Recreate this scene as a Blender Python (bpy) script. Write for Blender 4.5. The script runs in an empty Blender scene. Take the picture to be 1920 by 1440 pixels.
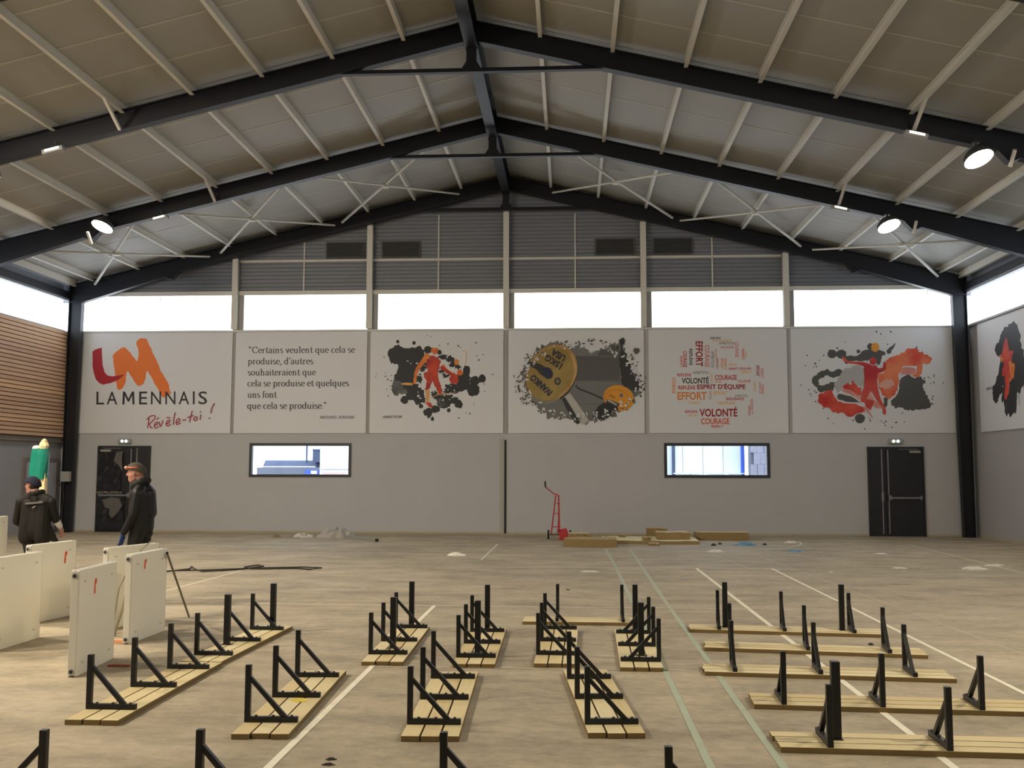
import bpy, bmesh, math, random
from mathutils import Vector, Matrix
from mathutils.geometry import tessellate_polygon
rnd = random.Random(7)
R = math.radians
SC = bpy.context.scene
COL = SC.collection
# ------------------------------------------------------------------ camera, sky, exposure
YAW, PITCH, ROLL, F = .06025, .0881, .00196, 1842.0
fw = Vector((-math.sin(YAW)*math.cos(PITCH), math.cos(YAW)*math.cos(PITCH), math.sin(PITCH)))
r0 = Vector((math.cos(YAW), math.sin(YAW), 0)); u0 = r0.cross(fw)
rt = r0*math.cos(ROLL)+u0*math.sin(ROLL); up = -r0*math.sin(ROLL)+u0*math.cos(ROLL)
cam = bpy.data.objects.new('camera', bpy.data.cameras.new('camera')); COL.objects.link(cam)
cam.data.sensor_width = 36; cam.data.lens = F*36/1920; cam.data.clip_start = .05; cam.data.clip_end = 300
cam.matrix_world = Matrix(((rt.x, up.x, -fw.x, 0), (rt.y, up.y, -fw.y, 0), (rt.z, up.z, -fw.z, 1.65), (0, 0, 0, 1)))
SC.camera = cam
SKY = 4.0            # overcast sky radiance
WINDOW = 3.2         # translucent daylight strips
LAMP = 400.0         # radiance of the high-bay lamp faces
w = bpy.data.worlds.new('overcast_sky'); SC.world = w; w.use_nodes = True
bg = w.node_tree.nodes['Background']; bg.inputs[0].default_value = (.80, .88, 1, 1); bg.inputs[1].default_value = SKY
SC.view_settings.view_transform = 'Standard'; SC.view_settings.look = 'None'
SC.view_settings.gamma = 1; SC.view_settings.use_curve_mapping = False
SC.view_settings.exposure = 0.38

# ------------------------------------------------------------------ materials
MATS = {}
def lin(c):
    return tuple(((v/255)/12.92 if v/255 <= .04045 else ((v/255+.055)/1.055)**2.4) for v in c)
def mat(name, rgb, rough=.6, metal=0., var=0., scale=8., bump=0., bscale=40., stretch=(1, 1, 1), spec=.5, rgb2=None):
    """Procedural surface: base colour broken up by noise, optional fine relief."""
    if name in MATS: return MATS[name]
    m = bpy.data.materials.new(name); m.use_nodes = True; nt = m.node_tree; N = nt.nodes; L = nt.links
    b = N['Principled BSDF']; c = lin(rgb)
    b.inputs['Roughness'].default_value = rough; b.inputs['Metallic'].default_value = metal
    b.inputs['Specular IOR Level'].default_value = spec
    tc = N.new('ShaderNodeTexCoord'); mp = N.new('ShaderNodeMapping'); mp.inputs['Scale'].default_value = stretch
    L.new(tc.outputs['Object'], mp.inputs[0])
    no = N.new('ShaderNodeTexNoise'); no.inputs['Scale'].default_value = scale; no.inputs['Detail'].default_value = 5
    L.new(mp.outputs[0], no.inputs['Vector'])
    mx = N.new('ShaderNodeMix'); mx.data_type = 'RGBA'
    if rgb2: ca, cb = c, lin(rgb2)
    else: ca, cb = tuple(v*(1-var) for v in c), tuple(min(1, v*(1+var)) for v in c)
    mx.inputs[6].default_value = (*ca, 1); mx.inputs[7].default_value = (*cb, 1)
    if rgb2:
        cr = N.new('ShaderNodeValToRGB'); cr.color_ramp.elements[0].position = .38; cr.color_ramp.elements[1].position = .62
        L.new(no.outputs['Fac'], cr.inputs[0]); L.new(cr.outputs[0], mx.inputs[0])
    else: L.new(no.outputs['Fac'], mx.inputs[0])
    L.new(mx.outputs[2], b.inputs['Base Color'])
    if bump:
        n2 = N.new('ShaderNodeTexNoise'); n2.inputs['Scale'].default_value = bscale; n2.inputs['Detail'].default_value = 4
        L.new(mp.outputs[0], n2.inputs['Vector'])
        bp = N.new('ShaderNodeBump'); bp.inputs['Strength'].default_value = bump; bp.inputs['Distance'].default_value = .01
        L.new(n2.outputs['Fac'], bp.inputs['Height']); L.new(bp.outputs[0], b.inputs['Normal'])
    MATS[name] = m; return m
def emit(name, rgb, s):
    if name in MATS: return MATS[name]
    m = bpy.data.materials.new(name); m.use_nodes = True; b = m.node_tree.nodes['Principled BSDF']
    b.inputs['Base Color'].default_value = (.8, .8, .8, 1)
    b.inputs['Emission Color'].default_value = (*rgb, 1); b.inputs['Emission Strength'].default_value = s
    MATS[name] = m; return m
def glass(name):
    m = bpy.data.materials.new(name); m.use_nodes = True; nt = m.node_tree; N = nt.nodes; nt.nodes.remove(N['Principled BSDF'])
    t = N.new('ShaderNodeBsdfTransparent'); t.inputs[0].default_value = (.93, .96, .97, 1)
    g = N.new('ShaderNodeBsdfGlossy'); g.inputs['Roughness'].default_value = .03
    fr = N.new('ShaderNodeFresnel'); fr.inputs[0].default_value = 1.45
    mx = N.new('ShaderNodeMixShader'); nt.links.new(fr.outputs[0], mx.inputs[0]); nt.links.new(t.outputs[0], mx.inputs[1]); nt.links.new(g.outputs[0], mx.inputs[2])
    nt.links.new(mx.outputs[0], N['Material Output'].inputs[0]); return m

def floor_mat():
    m = bpy.data.materials.new('dusty_concrete'); m.use_nodes = True; nt = m.node_tree; N = nt.nodes; L = nt.links
    b = N['Principled BSDF']; b.inputs['Roughness'].default_value = .7; b.inputs['Specular IOR Level'].default_value = .3
    tc = N.new('ShaderNodeTexCoord')
    def noise(sc, st, det=6, rough=.6):
        mp = N.new('ShaderNodeMapping'); mp.inputs['Scale'].default_value = st; L.new(tc.outputs['Object'], mp.inputs[0])
        n = N.new('ShaderNodeTexNoise'); n.inputs['Scale'].default_value = sc; n.inputs['Detail'].default_value = det; n.inputs['Roughness'].default_value = rough
        L.new(mp.outputs[0], n.inputs['Vector']); return n.outputs['Fac']
    def ramp(src, p0, c0, p1, c1):
        r = N.new('ShaderNodeValToRGB'); e = r.color_ramp.elements; e[0].position = p0; e[1].position = p1
        e[0].color = (*lin(c0), 1); e[1].color = (*lin(c1), 1); L.new(src, r.inputs[0]); return r.outputs[0]
    def mix(a, b2, fac, mode='MIX'):
        x = N.new('ShaderNodeMix'); x.data_type = 'RGBA'; x.blend_type = mode
        if isinstance(fac, float): x.inputs[0].default_value = fac
        else: L.new(fac, x.inputs[0])
        L.new(a, x.inputs[6]); L.new(b2, x.inputs[7]); return x.outputs[2]
    big = ramp(noise(.35, (1, 1, 1), 7, .62), .32, (184, 172, 150), .68, (208, 195, 170))
    st = ramp(noise(1.6, (.6, 1.2, 1), 7, .70), .36, (166, 161, 150), .62, (255, 253, 248))
    sm = ramp(noise(9., (1, 1.4, 1), 5, .7), .30, (150, 146, 138), .66, (255, 255, 255))
    c = mix(big, st, .55, 'MULTIPLY'); c = mix(c, sm, .35, 'MULTIPLY')
    sp = ramp(noise(34., (1, 1, 1), 2, .5), .70, (255, 255, 255), .78, (70, 62, 52))
    c = mix(c, sp, .55, 'MULTIPLY')
    L.new(c, b.inputs['Base Color'])
    bp = N.new('ShaderNodeBump'); bp.inputs['Strength'].default_value = .25; bp.inputs['Distance'].default_value = .01
    L.new(noise(60, (1, 1, 1), 4), bp.inputs['Height']); L.new(bp.outputs[0], b.inputs['Normal'])
    return m
M_floor = floor_mat()
M_ceil = mat('ceiling_lacquer', (146, 144, 137), .55, var=.05, scale=2.5)
M_seam = mat('ceiling_joint', (168, 165, 156), .6, var=.04)
M_purlin = mat('purlin_white', (198, 195, 186), .5, var=.04)
M_steel = mat('anthracite_steel', (25, 26, 32), .45, var=.12, scale=5, spec=.35)
M_gable = mat('gable_sheet', (120, 123, 131), .5, var=.04, scale=1.5)
M_post = mat('post_white', (206, 203, 195), .5, var=.04)
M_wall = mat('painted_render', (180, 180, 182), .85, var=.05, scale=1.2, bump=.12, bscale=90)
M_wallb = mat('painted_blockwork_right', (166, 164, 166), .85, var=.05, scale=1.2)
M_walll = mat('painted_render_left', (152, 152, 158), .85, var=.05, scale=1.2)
M_panel = mat('panel_white', (212, 213, 216), .55, var=.025, scale=1.0)
M_wood = [mat('cedar_slat_%s' % n, c, .6, var=.18, scale=3, stretch=(1, .12, 6)) for n, c in
          (('red', (200, 164, 134)), ('tan', (210, 172, 136)), ('brown', (188, 152, 124)))]
M_dark = mat('dark_backing', (40, 30, 27), .9)
M_frame = mat('window_frame_dark', (34, 35, 40), .45, var=.08)
M_door = mat('door_charcoal', (30, 31, 36), .45, var=.08, scale=2)
M_silver = mat('satin_steel', (150, 150, 152), .35, metal=.7, var=.05)
M_black = mat('black_bracket', (19, 19, 20), .38, var=.15, scale=12, spec=.45)
M_zinc = mat('bolt_zinc', (66, 64, 62), .5, metal=.3, var=.1)
M_plank = [mat('pine_plank_%s' % n, c, .65, var=.12, scale=5, stretch=(9, .7, 9), bump=.05) for n, c in
           (('pale', (224, 206, 158)), ('honey', (216, 196, 146)), ('light', (228, 212, 168)))]
M_plank_shade = mat('plank_shaded_side', (118, 96, 54), .8, var=.12, scale=20)  # shade on plank sides and ends, painted as a darker wood
M_rad = mat('radiator_enamel', (236, 231, 213), .35, var=.02, scale=3)
M_rad2 = mat('radiator_side', (206, 202, 188), .4, var=.03, scale=3)
M_hole = mat('port_dark', (30, 28, 26), .6)
M_orange = mat('orange_spray', (222, 84, 40), .6, var=.15, scale=30)
M_linew = mat('court_paint_white', (244, 236, 214), .7, var=.14, scale=7)
M_linef = mat('court_paint_worn', (216, 206, 184), .75, var=.16, scale=6)
M_linex = mat('court_paint_faint', (196, 184, 162), .75, var=.1, scale=5)
M_lineg = mat('court_paint_green', (176, 185, 162), .7, var=.12, scale=7)
M_red = mat('red_truck_paint', (176, 34, 44), .4, var=.1)
M_rubber = mat('rubber', (30, 30, 30), .8)
M_fibre = mat('wood_fibre_board', (142, 120, 80), .95, var=.2, scale=18, bump=.4, bscale=60)
M_fibre_top = mat('fibre_board_face', (206, 190, 152), .9, var=.1, scale=10)
M_plast = mat('crumpled_plastic', (168, 164, 156), .35, var=.15, scale=8)
M_teal = mat('teal_film', (16, 122, 104), .32, var=.18, scale=9)
M_foam = mat('cream_foam', (226, 206, 160), .85, var=.08)
M_cable = mat('cable_black', (44, 38, 30), .6)
M_grey = mat('grey_plastic', (150, 150, 146), .5, var=.05)
M_sea = emit('window_seam_glow', (.62, .74, .82), .8)  # rails of the side strips given a glow, imitating daylight through them
M_pane = emit('polycarbonate_daylight', (.84, .91, 1.0), WINDOW)
M_pane2 = emit('polycarbonate_side', (.72, .85, 1.0), 2.6)
M_glass = glass('clear_glass')
M_ink = mat('ink_black', (44, 44, 44), .6, var=.08)
M_ink2 = mat('ink_grey', (82, 80, 80), .6, var=.12, scale=3)

# ------------------------------------------------------------------ builders
class MB:
    """collects polygons; build() links them as ONE mesh object"""
    def __init__(s): s.v = []; s.f = []; s.m = []
    def poly(s, pts, mi=0):
        n = len(s.v); s.v += [tuple(p) for p in pts]; s.f.append(tuple(range(n, n+len(pts)))); s.m.append(mi); return s
    def hexa(s, P, mi=0, tops=None):
        n = len(s.v); s.v += [tuple(p) for p in P]
        for k, q in enumerate(((0, 3, 2, 1), (4, 5, 6, 7), (0, 1, 5, 4), (1, 2, 6, 5), (2, 3, 7, 6), (3, 0, 4, 7))):
            s.f.append(tuple(n+i for i in q)); s.m.append(tops if (tops is not None and k == 1) else mi)
        return s
    def box(s, x0, y0, z0, x1, y1, z1, mi=0, tops=None):
        return s.hexa([(x0, y0, z0), (x1, y0, z0), (x1, y1, z0), (x0, y1, z0), (x0, y0, z1), (x1, y0, z1), (x1, y1, z1), (x0, y1, z1)], mi, tops)
    def bar(s, a, b, wd, ht=None, mi=0, upv=(0, 0, 1)):
        a, b = Vector(a), Vector(b); ht = ht or wd; d = (b-a).normalized(); U = Vector(upv)
        if abs(d.dot(U)) > .99: U = Vector((0, 1, 0))
        x = d.cross(U).normalized()*wd/2; z = x.cross(d).normalized()*ht/2
        return s.hexa([a-x-z, a+x-z, b+x-z, b-x-z, a-x+z, a+x+z, b+x+z, b-x+z], mi)
    def tube(s, pts, r, n=8, mi=0, cap=True, radii=None):
        pts = [Vector(p) for p in pts]; rings = []; prev = None
        for i, p in enumerate(pts):
            d = (pts[min(i+1, len(pts)-1)]-pts[max(i-1, 0)]).normalized()
            if prev is None: U = Vector((0, 0, 1)) if abs(d.z) < .9 else Vector((0, 1, 0)); x = d.cross(U).normalized()
            else: x = (prev-d*prev.dot(d)).normalized()
            prev = x; y = d.cross(x); rr = radii[i] if radii else r; k = len(s.v)
            s.v += [tuple(p+x*rr*math.cos(2*math.pi*j/n)+y*rr*math.sin(2*math.pi*j/n)) for j in range(n)]; rings.append(k)
        for a, b in zip(rings, rings[1:]):
            for j in range(n): s.f.append((a+j, a+(j+1) % n, b+(j+1) % n, b+j)); s.m.append(mi)
        if cap:
            s.f.append(tuple(rings[0]+j for j in reversed(range(n)))); s.m.append(mi)
            s.f.append(tuple(rings[-1]+j for j in range(n))); s.m.append(mi)
        return s
    def ball(s, c, r, n=10, mi=0):
        rx, ry, rz = (r, r, r) if not isinstance(r, (tuple, list)) else r
        h = n//2; k = len(s.v)
        for i in range(h+1):
            t = math.pi*i/h
            for j in range(n):
                a = 2*math.pi*j/n; s.v.append((c[0]+rx*math.sin(t)*math.cos(a), c[1]+ry*math.sin(t)*math.sin(a), c[2]-rz*math.cos(t)))
        for i in range(h):
            for j in range(n): s.f.append((k+i*n+j, k+i*n+(j+1) % n, k+(i+1)*n+(j+1) % n, k+(i+1)*n+j)); s.m.append(mi)
        return s
    def prism(s, pts, y0, y1, mi=0):
        """polygon of (x,z) extruded along y"""
        n = len(pts); k = len(s.v)
        s.v += [(x, y0, z) for x, z in pts]+[(x, y1, z) for x, z in pts]
        s.f.append(tuple(k+i for i in range(n))); s.m.append(mi); s.f.append(tuple(k+n+i for i in reversed(range(n)))); s.m.append(mi)
        for i in range(n): s.f.append((k+i, k+n+i, k+n+(i+1) % n, k+(i+1) % n)); s.m.append(mi)
        return s
    def flat(s, pts, mi=0):
        tr = tessellate_polygon([[Vector((*p, 0)) if len(p) == 2 else Vector(p) for p in pts]])
        k = len(s.v); s.v += [tuple(p) for p in pts]
        for t in tr: s.f.append(tuple(k+i for i in t)); s.m.append(mi)
        return s
    def mesh(s, name, mats, smooth=False):
        me = bpy.data.meshes.new(name); me.from_pydata(s.v, [], s.f)
        for m in (mats if isinstance(mats, (list, tuple)) else [mats]): me.materials.append(m)
        me.polygons.foreach_set('material_index', s.m)
        if smooth: me.polygons.foreach_set('use_smooth', [True]*len(s.f))
        me.update(); return me
    def build(s, name, mats, parent=None, bevel=0, smooth=False, recalc=True):
        me = s.mesh(name, mats, smooth)
        if recalc:
            b = bmesh.new(); b.from_mesh(me); bmesh.ops.remove_doubles(b, verts=b.verts, dist=1e-6); bmesh.ops.recalc_face_normals(b, faces=b.faces); b.to_mesh(me); b.free()
        o = bpy.data.objects.new(name, me); COL.objects.link(o)
        if parent: o.parent = parent
        if bevel:
            bv = o.modifiers.new('bevel', 'BEVEL'); bv.width = bevel; bv.segments = 2; bv.limit_method = 'ANGLE'
        return o
def tag(o, label, cat, group=None):
    o['label'] = label; o['category'] = cat
    if group: o['group'] = group
    return o
def thing(name, label, cat, loc=(0, 0, 0), rz=0, group=None):
    o = bpy.data.objects.new(name, None); COL.objects.link(o); o.location = loc; o.rotation_euler = (0, 0, rz); o.empty_display_size = .1
    return tag(o, label, cat, group)
def struct(o): o['kind'] = 'structure'; return o
def sempty(name):
    o = bpy.data.objects.new(name, None); COL.objects.link(o); return struct(o)
def link(name, me, parent, loc=(0, 0, 0), rz=0):
    o = bpy.data.objects.new(name, me); COL.objects.link(o); o.parent = parent; o.location = loc; o.rotation_euler = (0, 0, rz); return o

# ------------------------------------------------------------------ hall geometry
XC = -1.72; HW = 12.05; D = 25.9; Y0 = -9.0; SL = .24; ZR = 9.6
XL, XR = -13.8, 10.3
def zr(x): return ZR-SL*abs(x-XC)
FRAMES = [-6.8, -2.13, 2.54, 7.2, 11.87, 16.54, 21.2, 25.66]

# ---- floor
fl = struct(MB().box(XL-.3, Y0-.3, -.15, XR+.3, D+.3, 0).build('floor', M_floor))
def line(pts, wd, m, name='court_line'):
    b = MB()
    for (x0, y0), (x1, y1) in zip(pts, pts[1:]):
        d = Vector((x1-x0, y1-y0, 0)).normalized(); n = Vector((-d.y, d.x, 0))*wd/2
        b.poly([(x0-n.x, y0-n.y, .0025), (x0+n.x, y0+n.y, .0025), (x1+n.x, y1+n.y, .0025), (x1-n.x, y1-n.y, .0025)])
    return b.build(name, m, fl)
line([(2.12, 17.1), (2.135, 3.0)], .052, M_linew); line([(3.40, 17.18), (3.36, 3.0)], .045, M_linew)
line([(-1.68, 12.2), (-1.695, 3.0)], .05, M_linew); line([(-1.66, 22.4), (-1.68, 18.4)], .05, M_linef)
line([(-4.2, 12.18), (2.6, 12.14)], .04, M_linef); line([(-1.67, 8.39), (1.0, 8.40)], .03, M_linex)
line([(-1.03, 17.1), (3.4, 17.18)], .05, M_linef); line([(-5.56, 13.3), (-5.44, 16.1)], .045, M_linef)
line([(1.235, 21.3), (1.188, 13.3), (1.178, 3.0)], .05, M_lineg); line([(.72, 21.2), (.76, 17.6), (.775, 3.0)], .05, M_lineg)
line([(2.8, 19.9), (3.42, 12.3)], .018, M_linex); line([(3.6, 21), (4.1, 9.0)], .018, M_linex); line([(7.65, 23.2), (7.38, 17.1), (7.3, 14)], .04, M_linef)
line([(2.2+3.15*math.sin(t*math.pi/20), 23.9-3.3*math.cos(t*math.pi/20)) for t in range(0, 11)], .045, M_linef)
line([(-7.4+2.2*math.sin(t*math.pi/16), 23.3-2.2*math.cos(t*math.pi/16)) for t in range(-4, 9)], .04, M_linef)
for x, y, L in ((6.0, 12.76, .36), (6.13, 12.35, .55), (4.65, 14.9, .3), (-4.9, 20.2, .5), (-4.2, 20.0, .3)):   # cracks in the screed
    b = MB(); n = 9; top = [(x+L*i/n, y+.02+rnd.uniform(0, .035)*(1-abs(2*i/n-1)), .003) for i in range(n+1)]
    bot = [(x+L*i/n, y-rnd.uniform(0, .03)*(1-abs(2*i/n-1)), .003) for i in range(n+1)]
    b.flat(top+bot[::-1]).build('floor_crack', M_cable, fl)

# ---- ceiling: lacquered panels, joints, purlins
ce = sempty('ceiling')
edges = []
for a, bb in zip([Y0]+FRAMES, FRAMES+[D+.15]):
    n = max(1, round((bb-a)/1.165)); edges += [a+(bb-a)*i/n for i in range(n)]
edges.append(D+.15)
for sg in (-1, 1):
    for y0, y1 in zip(edges, edges[1:]):
        xa, xb = XC, XC+sg*HW
        MB().hexa([(xa, y0+.006, zr(xa)), (xb, y0+.006, zr(xb)), (xb, y1-.006, zr(xb)), (xa, y1-.006, zr(xa)),
                   (xa, y0+.006, zr(xa)+.05), (xb, y0+.006, zr(xb)+.05), (xb, y1-.006, zr(xb)+.05), (xa, y1-.006, zr(xa)+.05)]).build('panel', M_ceil, ce)
    for y in edges[1:-1]:
        xa, xb = XC, XC+sg*HW
        MB().hexa([(xa, y-.025, zr(xa)-.005), (xb, y-.025, zr(xb)-.005), (xb, y+.025, zr(xb)-.005), (xa, y+.025, zr(xa)-.005),
                   (xa, y-.025, zr(xa)+.01), (xb, y-.025, zr(xb)+.01), (xb, y+.025, zr(xb)+.01), (xa, y+.025, zr(xa)+.01)]).build('joint_strip', M_seam, ce)
    for k in range(9):
        x = XC+sg*(1.20+1.256*k); z = zr(x)
        b = MB(); b.box(x-.0125, Y0, z-.13, x+.0125, D+.05, z+.02); b.box(x-.035, Y0, z-.135, x+.035, D+.05, z-.115); b.box(x-.035, Y0, z-.015, x+.035, D+.05, z+.01)
        b.build('purlin', M_purlin, ce)
    # eaves purlin and fly braces from a purlin down to each rafter
    x = XC+sg*11.75; MB().box(x-.04, Y0, zr(x)-.16, x+.04, D, zr(x)+.02).build('purlin', M_purlin, ce)
    for k, y in enumerate(FRAMES[3:7]):
        px = XC+sg*(1.20+1.256*(4 if sg < 0 else 5)); zz = zr(px)
        MB().bar((px, y-.75, zz-.1), (px, y-.09, zz-.46), .05).build('fly_brace', M_purlin, ce)
        hx = XC+sg*9.05; MB().bar((hx+sg*.0, y-.25, zr(hx)-.48), (hx, y-.05, zr(hx)-.70), .05).build('fly_brace', M_purlin, ce)
MB().box(XC-.2, Y0, ZR+.01, XC+.2, D+.1, ZR+.12).build('ridge_cap', M_ceil, ce)

# ---- steel portal frames
def strip(b, pts, y, hw, t):
    for (x0, z0), (x1, z1) in zip(pts, pts[1:]):
        d = Vector((x1-x0, 0, z1-z0)).normalized(); n = Vector((-d.z, 0, d.x))*t/2
        b.hexa([(x0-n.x, y-hw, z0-n.z), (x1-n.x, y-hw, z1-n.z), (x1-n.x, y+hw, z1-n.z), (x0-n.x, y+hw, z0-n.z),
                (x0+n.x, y-hw, z0+n.z), (x1+n.x, y-hw, z1+n.z), (x1+n.x, y+hw, z1+n.z), (x0+n.x, y+hw, z0+n.z)])
FLAB = {-6.8: 'behind the camera, farthest back', -2.13: 'just behind the camera', 2.54: 'overhead just in front of the camera', 7.2: 'overhead, second before the camera',
        11.87: 'just above the top edge of the view', 16.54: 'nearest to the camera across the upper view', 21.2: 'in the middle between the nearest frame and the gable', 25.66: 'standing against the far gable wall'}
def frame(y):
    t = thing('portal_frame', 'dark steel portal frame '+FLAB[y], 'steel frame', (XC, y, 0), 0, 'portal frames of the hall')
    zt = lambda d: 9.5-SL*d
    for sg in (-1, 1):
        top = [(0, zt(0)), (sg*11.86, zt(11.86))]
        bot = [(0, zt(0)-.37), (sg*8.86, zt(8.86)-.37), (sg*9.04, 6.80), (sg*9.22, 6.87), (sg*11.52, 6.18)]
        b = MB(); b.prism([top[0], top[1], (sg*11.86, 6.18)]+bot[::-1], -.01, .01)
        strip(b, [(0, zt(0)-.01), (sg*11.86, zt(11.86)-.01)], 0, .09, .02)
        strip(b, [(0, zt(0)-.36), (sg*8.86, zt(8.86)-.36)], 0, .09, .02); strip(b, bot[1:], 0, .085, .02)
        b.box(sg*.02-.012, -.09, 9.12, sg*.02+.012, .09, 9.48)
        b.build('rafter', M_steel, t)
        c = MB(); c.prism([(sg*11.86, 0), (sg*11.60, 0), (sg*11.52, 6.18), (sg*11.86, 6.18)], -.01, .01)
        strip(c, [(sg*11.60, .0), (sg*11.52, 6.18)], 0, .085, .022); strip(c, [(sg*11.86, 0), (sg*11.86, 6.65)], 0, .085, .022)
        c.box(sg*11.69-.1, -.1, 0, sg*11.69+.1, .1, .02); c.box(min(sg*11.52, sg*11.86), -.085, 6.17, max(sg*11.52, sg*11.86), .085, 6.2)
        c.build('column', M_steel, t)
        g = MB(); x = sg*2.25; g.prism([(x-.16, 8.58), (x+.16, 8.58), (x+.16, zt(2.25-.16*sg*(-1 if sg < 0 else 1))-.33), (x-.16, zt(2.25)-.33)], -.012, .012); g.build('tie_plate', M_steel, t)
    tb = MB(); tb.box(-2.42, -.05, 8.575, 2.42, .05, 8.595); tb.box(-2.42, -.008, 8.595, 2.42, .008, 8.66); tb.build('tie_bar', M_steel, t)
    k = MB(); k.prism([(-.2, 8.6), (.2, 8.6), (.09, 8.78), (.09, 9.16), (-.09, 9.16), (-.09, 8.78)], -.012, .012); k.build('king_plate', M_steel, t)
    return t
for y in FRAMES[2:]: frame(y)
rb = thing('ridge_beam', 'long dark steel beam running under the ridge of the roof', 'beam', (XC, 2.5, 0))
for y0, y1 in zip(FRAMES[2:], FRAMES[3:]):
    b = MB(); b.box(-.012, y0+.02-2.5, 9.03, .012, y1-.02-2.5, 9.45); b.box(-.11, y0+.02-2.5, 9.02, .11, y1-.02-2.5, 9.04); b.box(-.11, y0+.1-2.5, 9.44, .11, y1-.1-2.5, 9.46)
    b.build('beam_section', M_steel, rb)

# ---- roof cross braces between the last two frames
def brace(sg, d0, d1, label):
    dm = (d0+d1)/2; x = XC+sg*dm
    t = thing('cross_brace', label, 'brace', (x, 23.45, zr(x)-.27), 0, 'roof cross braces')
    def P(d, y): xx = XC+sg*d; return (xx-x, y-23.45, zr(xx)-.26-(zr(x)-.27))
    MB().tube([P(d0, 21.24), P(d1, 25.565)], .034, 8).build('rod', M_purlin, t); a, b = P(d1, 21.24), P(d0, 25.565)
    MB().tube([(a[0], a[1], a[2]-.03), (b[0], b[1], b[2]-.03)], .026, 8).build('rod', M_purlin, t)
    MB().tube([(0, 0, .03), (0, 0, -.06)], .09, 10).build('clamp_plate', M_purlin, t)
for sg, nm in ((-1, 'left'), (1, 'right')):
    for (d0, d1), w_ in zip(((1.25, 4.4), (4.6, 7.7), (8.0, 11.15)), ('nearest to the ridge', 'halfway up the slope', 'nearest to the eaves')):
        brace(sg, d0, d1, 'white tube cross brace under the %s roof slope, %s' % (nm, w_))

# ---- back wall: rendered base with two window openings, sheeted gable above the daylight strip
W1 = (-8.60, -5.84, 1.47, 2.375); W2 = (2.42, 5.14, 1.475, 2.38)
wb = sempty('wall_back')
b = MB(); xs = [XL-.2, W1[0], W1[1], W2[0], W2[1], XR+.2]
for i in range(5):
    x0, x1 = xs[i], xs[i+1]
    if i in (1, 3):
        W = W1 if i == 1 else W2; b.box(x0, D, 0, x1, D+.25, W[2]); b.box(x0, D, W[3], x1, D+.25, 5.40)
    else: b.box(x0, D, 0, x1, D+.25, 5.40)
b.build('wall_base', M_wall, wb)
MB().box(XL+.1, D-.018, 5.385, XR-.05, D+.12, 5.43).build('sill_rail', M_post, wb)
b = MB(); z = 6.52; i = 0
while z < 9.6:                                             # ribbed sheeting up to the roof line
    z1 = z+.105; dlt = .0 if i % 2 else .022
    for za, zb, ya, yb in ((z, z+.012, D+.10, D+.10-.022), (z+.012, z+.084, D+.078, D+.078), (z+.084, z+.096, D+.078, D+.10), (z+.096, z1, D+.10, D+.10)):
        da, db = max(0, (ZR+.02-za)/SL), max(0, (ZR+.02-zb)/SL); da, db = min(da, 12.2), min(db, 12.2)
        b.poly([(XC-da, ya, za), (XC+da, ya, za), (XC+db, yb, zb), (XC-db, yb, zb)])
    z = z1; i += 1
b.build('ribbed_sheeting', M_gable, wb, recalc=False)
b = MB(); b.box(-12.3, D+.11, 6.4, 8.9, D+.2, 6.6); b.prism([(XL, 6.38), (XR, 6.38), (XR, 6.7), (XC, 9.62), (XL, 6.7)], D+.13, D+.2); b.build('gable_backing', M_gable, wb)
MB().box(XL+.2, D-.012, 6.385, XR-.2, D+.12, 6.50).build('lintel_rail', M_post, wb)
MB().box(-9.0, D+.02, 7.295, 5.55, D+.08, 7.355).build('girt', M_post, wb)
for x, z0, z1 in ((-3.56, 6.5, 8.55), (.12, 6.5, 8.55), (-7.24, 6.5, 7.85), (3.75, 6.5, 7.85)):
    MB().box(x-.018, D+.055, z0, x+.018, D+.085, z1).build('sheet_joint', M_post, wb)
struct(MB().box(-1.76, D-.03, .02, -1.71, D, 2.46).build('trim_6', M_black))
MB().box(-1.88, D-.012, 0, -1.76, D, 2.5).build('grey_wall_strip', mat('grey_wall_strip', (170, 166, 158), .85, var=.05), wb)  # slightly darker, warmer strip left of the black upright
# gable posts
for x, zt, nm in ((-9.08, 7.40, 'leftmost of the five'), (-5.40, 8.28, 'second from the left'), (-1.72, 8.60, 'in the centre under the ridge'), (1.92, 8.28, 'second from the right'), (5.63, 7.40, 'rightmost of the five')):
    t = thing('gable_post', 'white steel gable post between daylight windows, '+nm, 'post', (x, D-.0705, 5.435), 0, 'gable posts')
    h = zt-5.435-.03; b = MB(); b.box(-.012, -.06, 0, .012, .06, h); b.box(-.075, -.075, 0, .075, -.06, h); b.box(-.075, .038, 0, .075, .050, h); b.build('post_shaft', M_post, t)
    struct(MB().box(x-.04, D-.018, 2.62, x+.04, D-.002, 5.385).build('trim_%d' % (1+round((x+9.08)/3.6)), mat('cover_strip_grey', (160, 156, 150), .7)))
    M_j = mat('jamb_grey', (150, 148, 146), .6)
    MB().box(x-.065, D-.0, 5.43, x+.22, D+.09, 6.39).build('jamb', M_j, wb)
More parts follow.
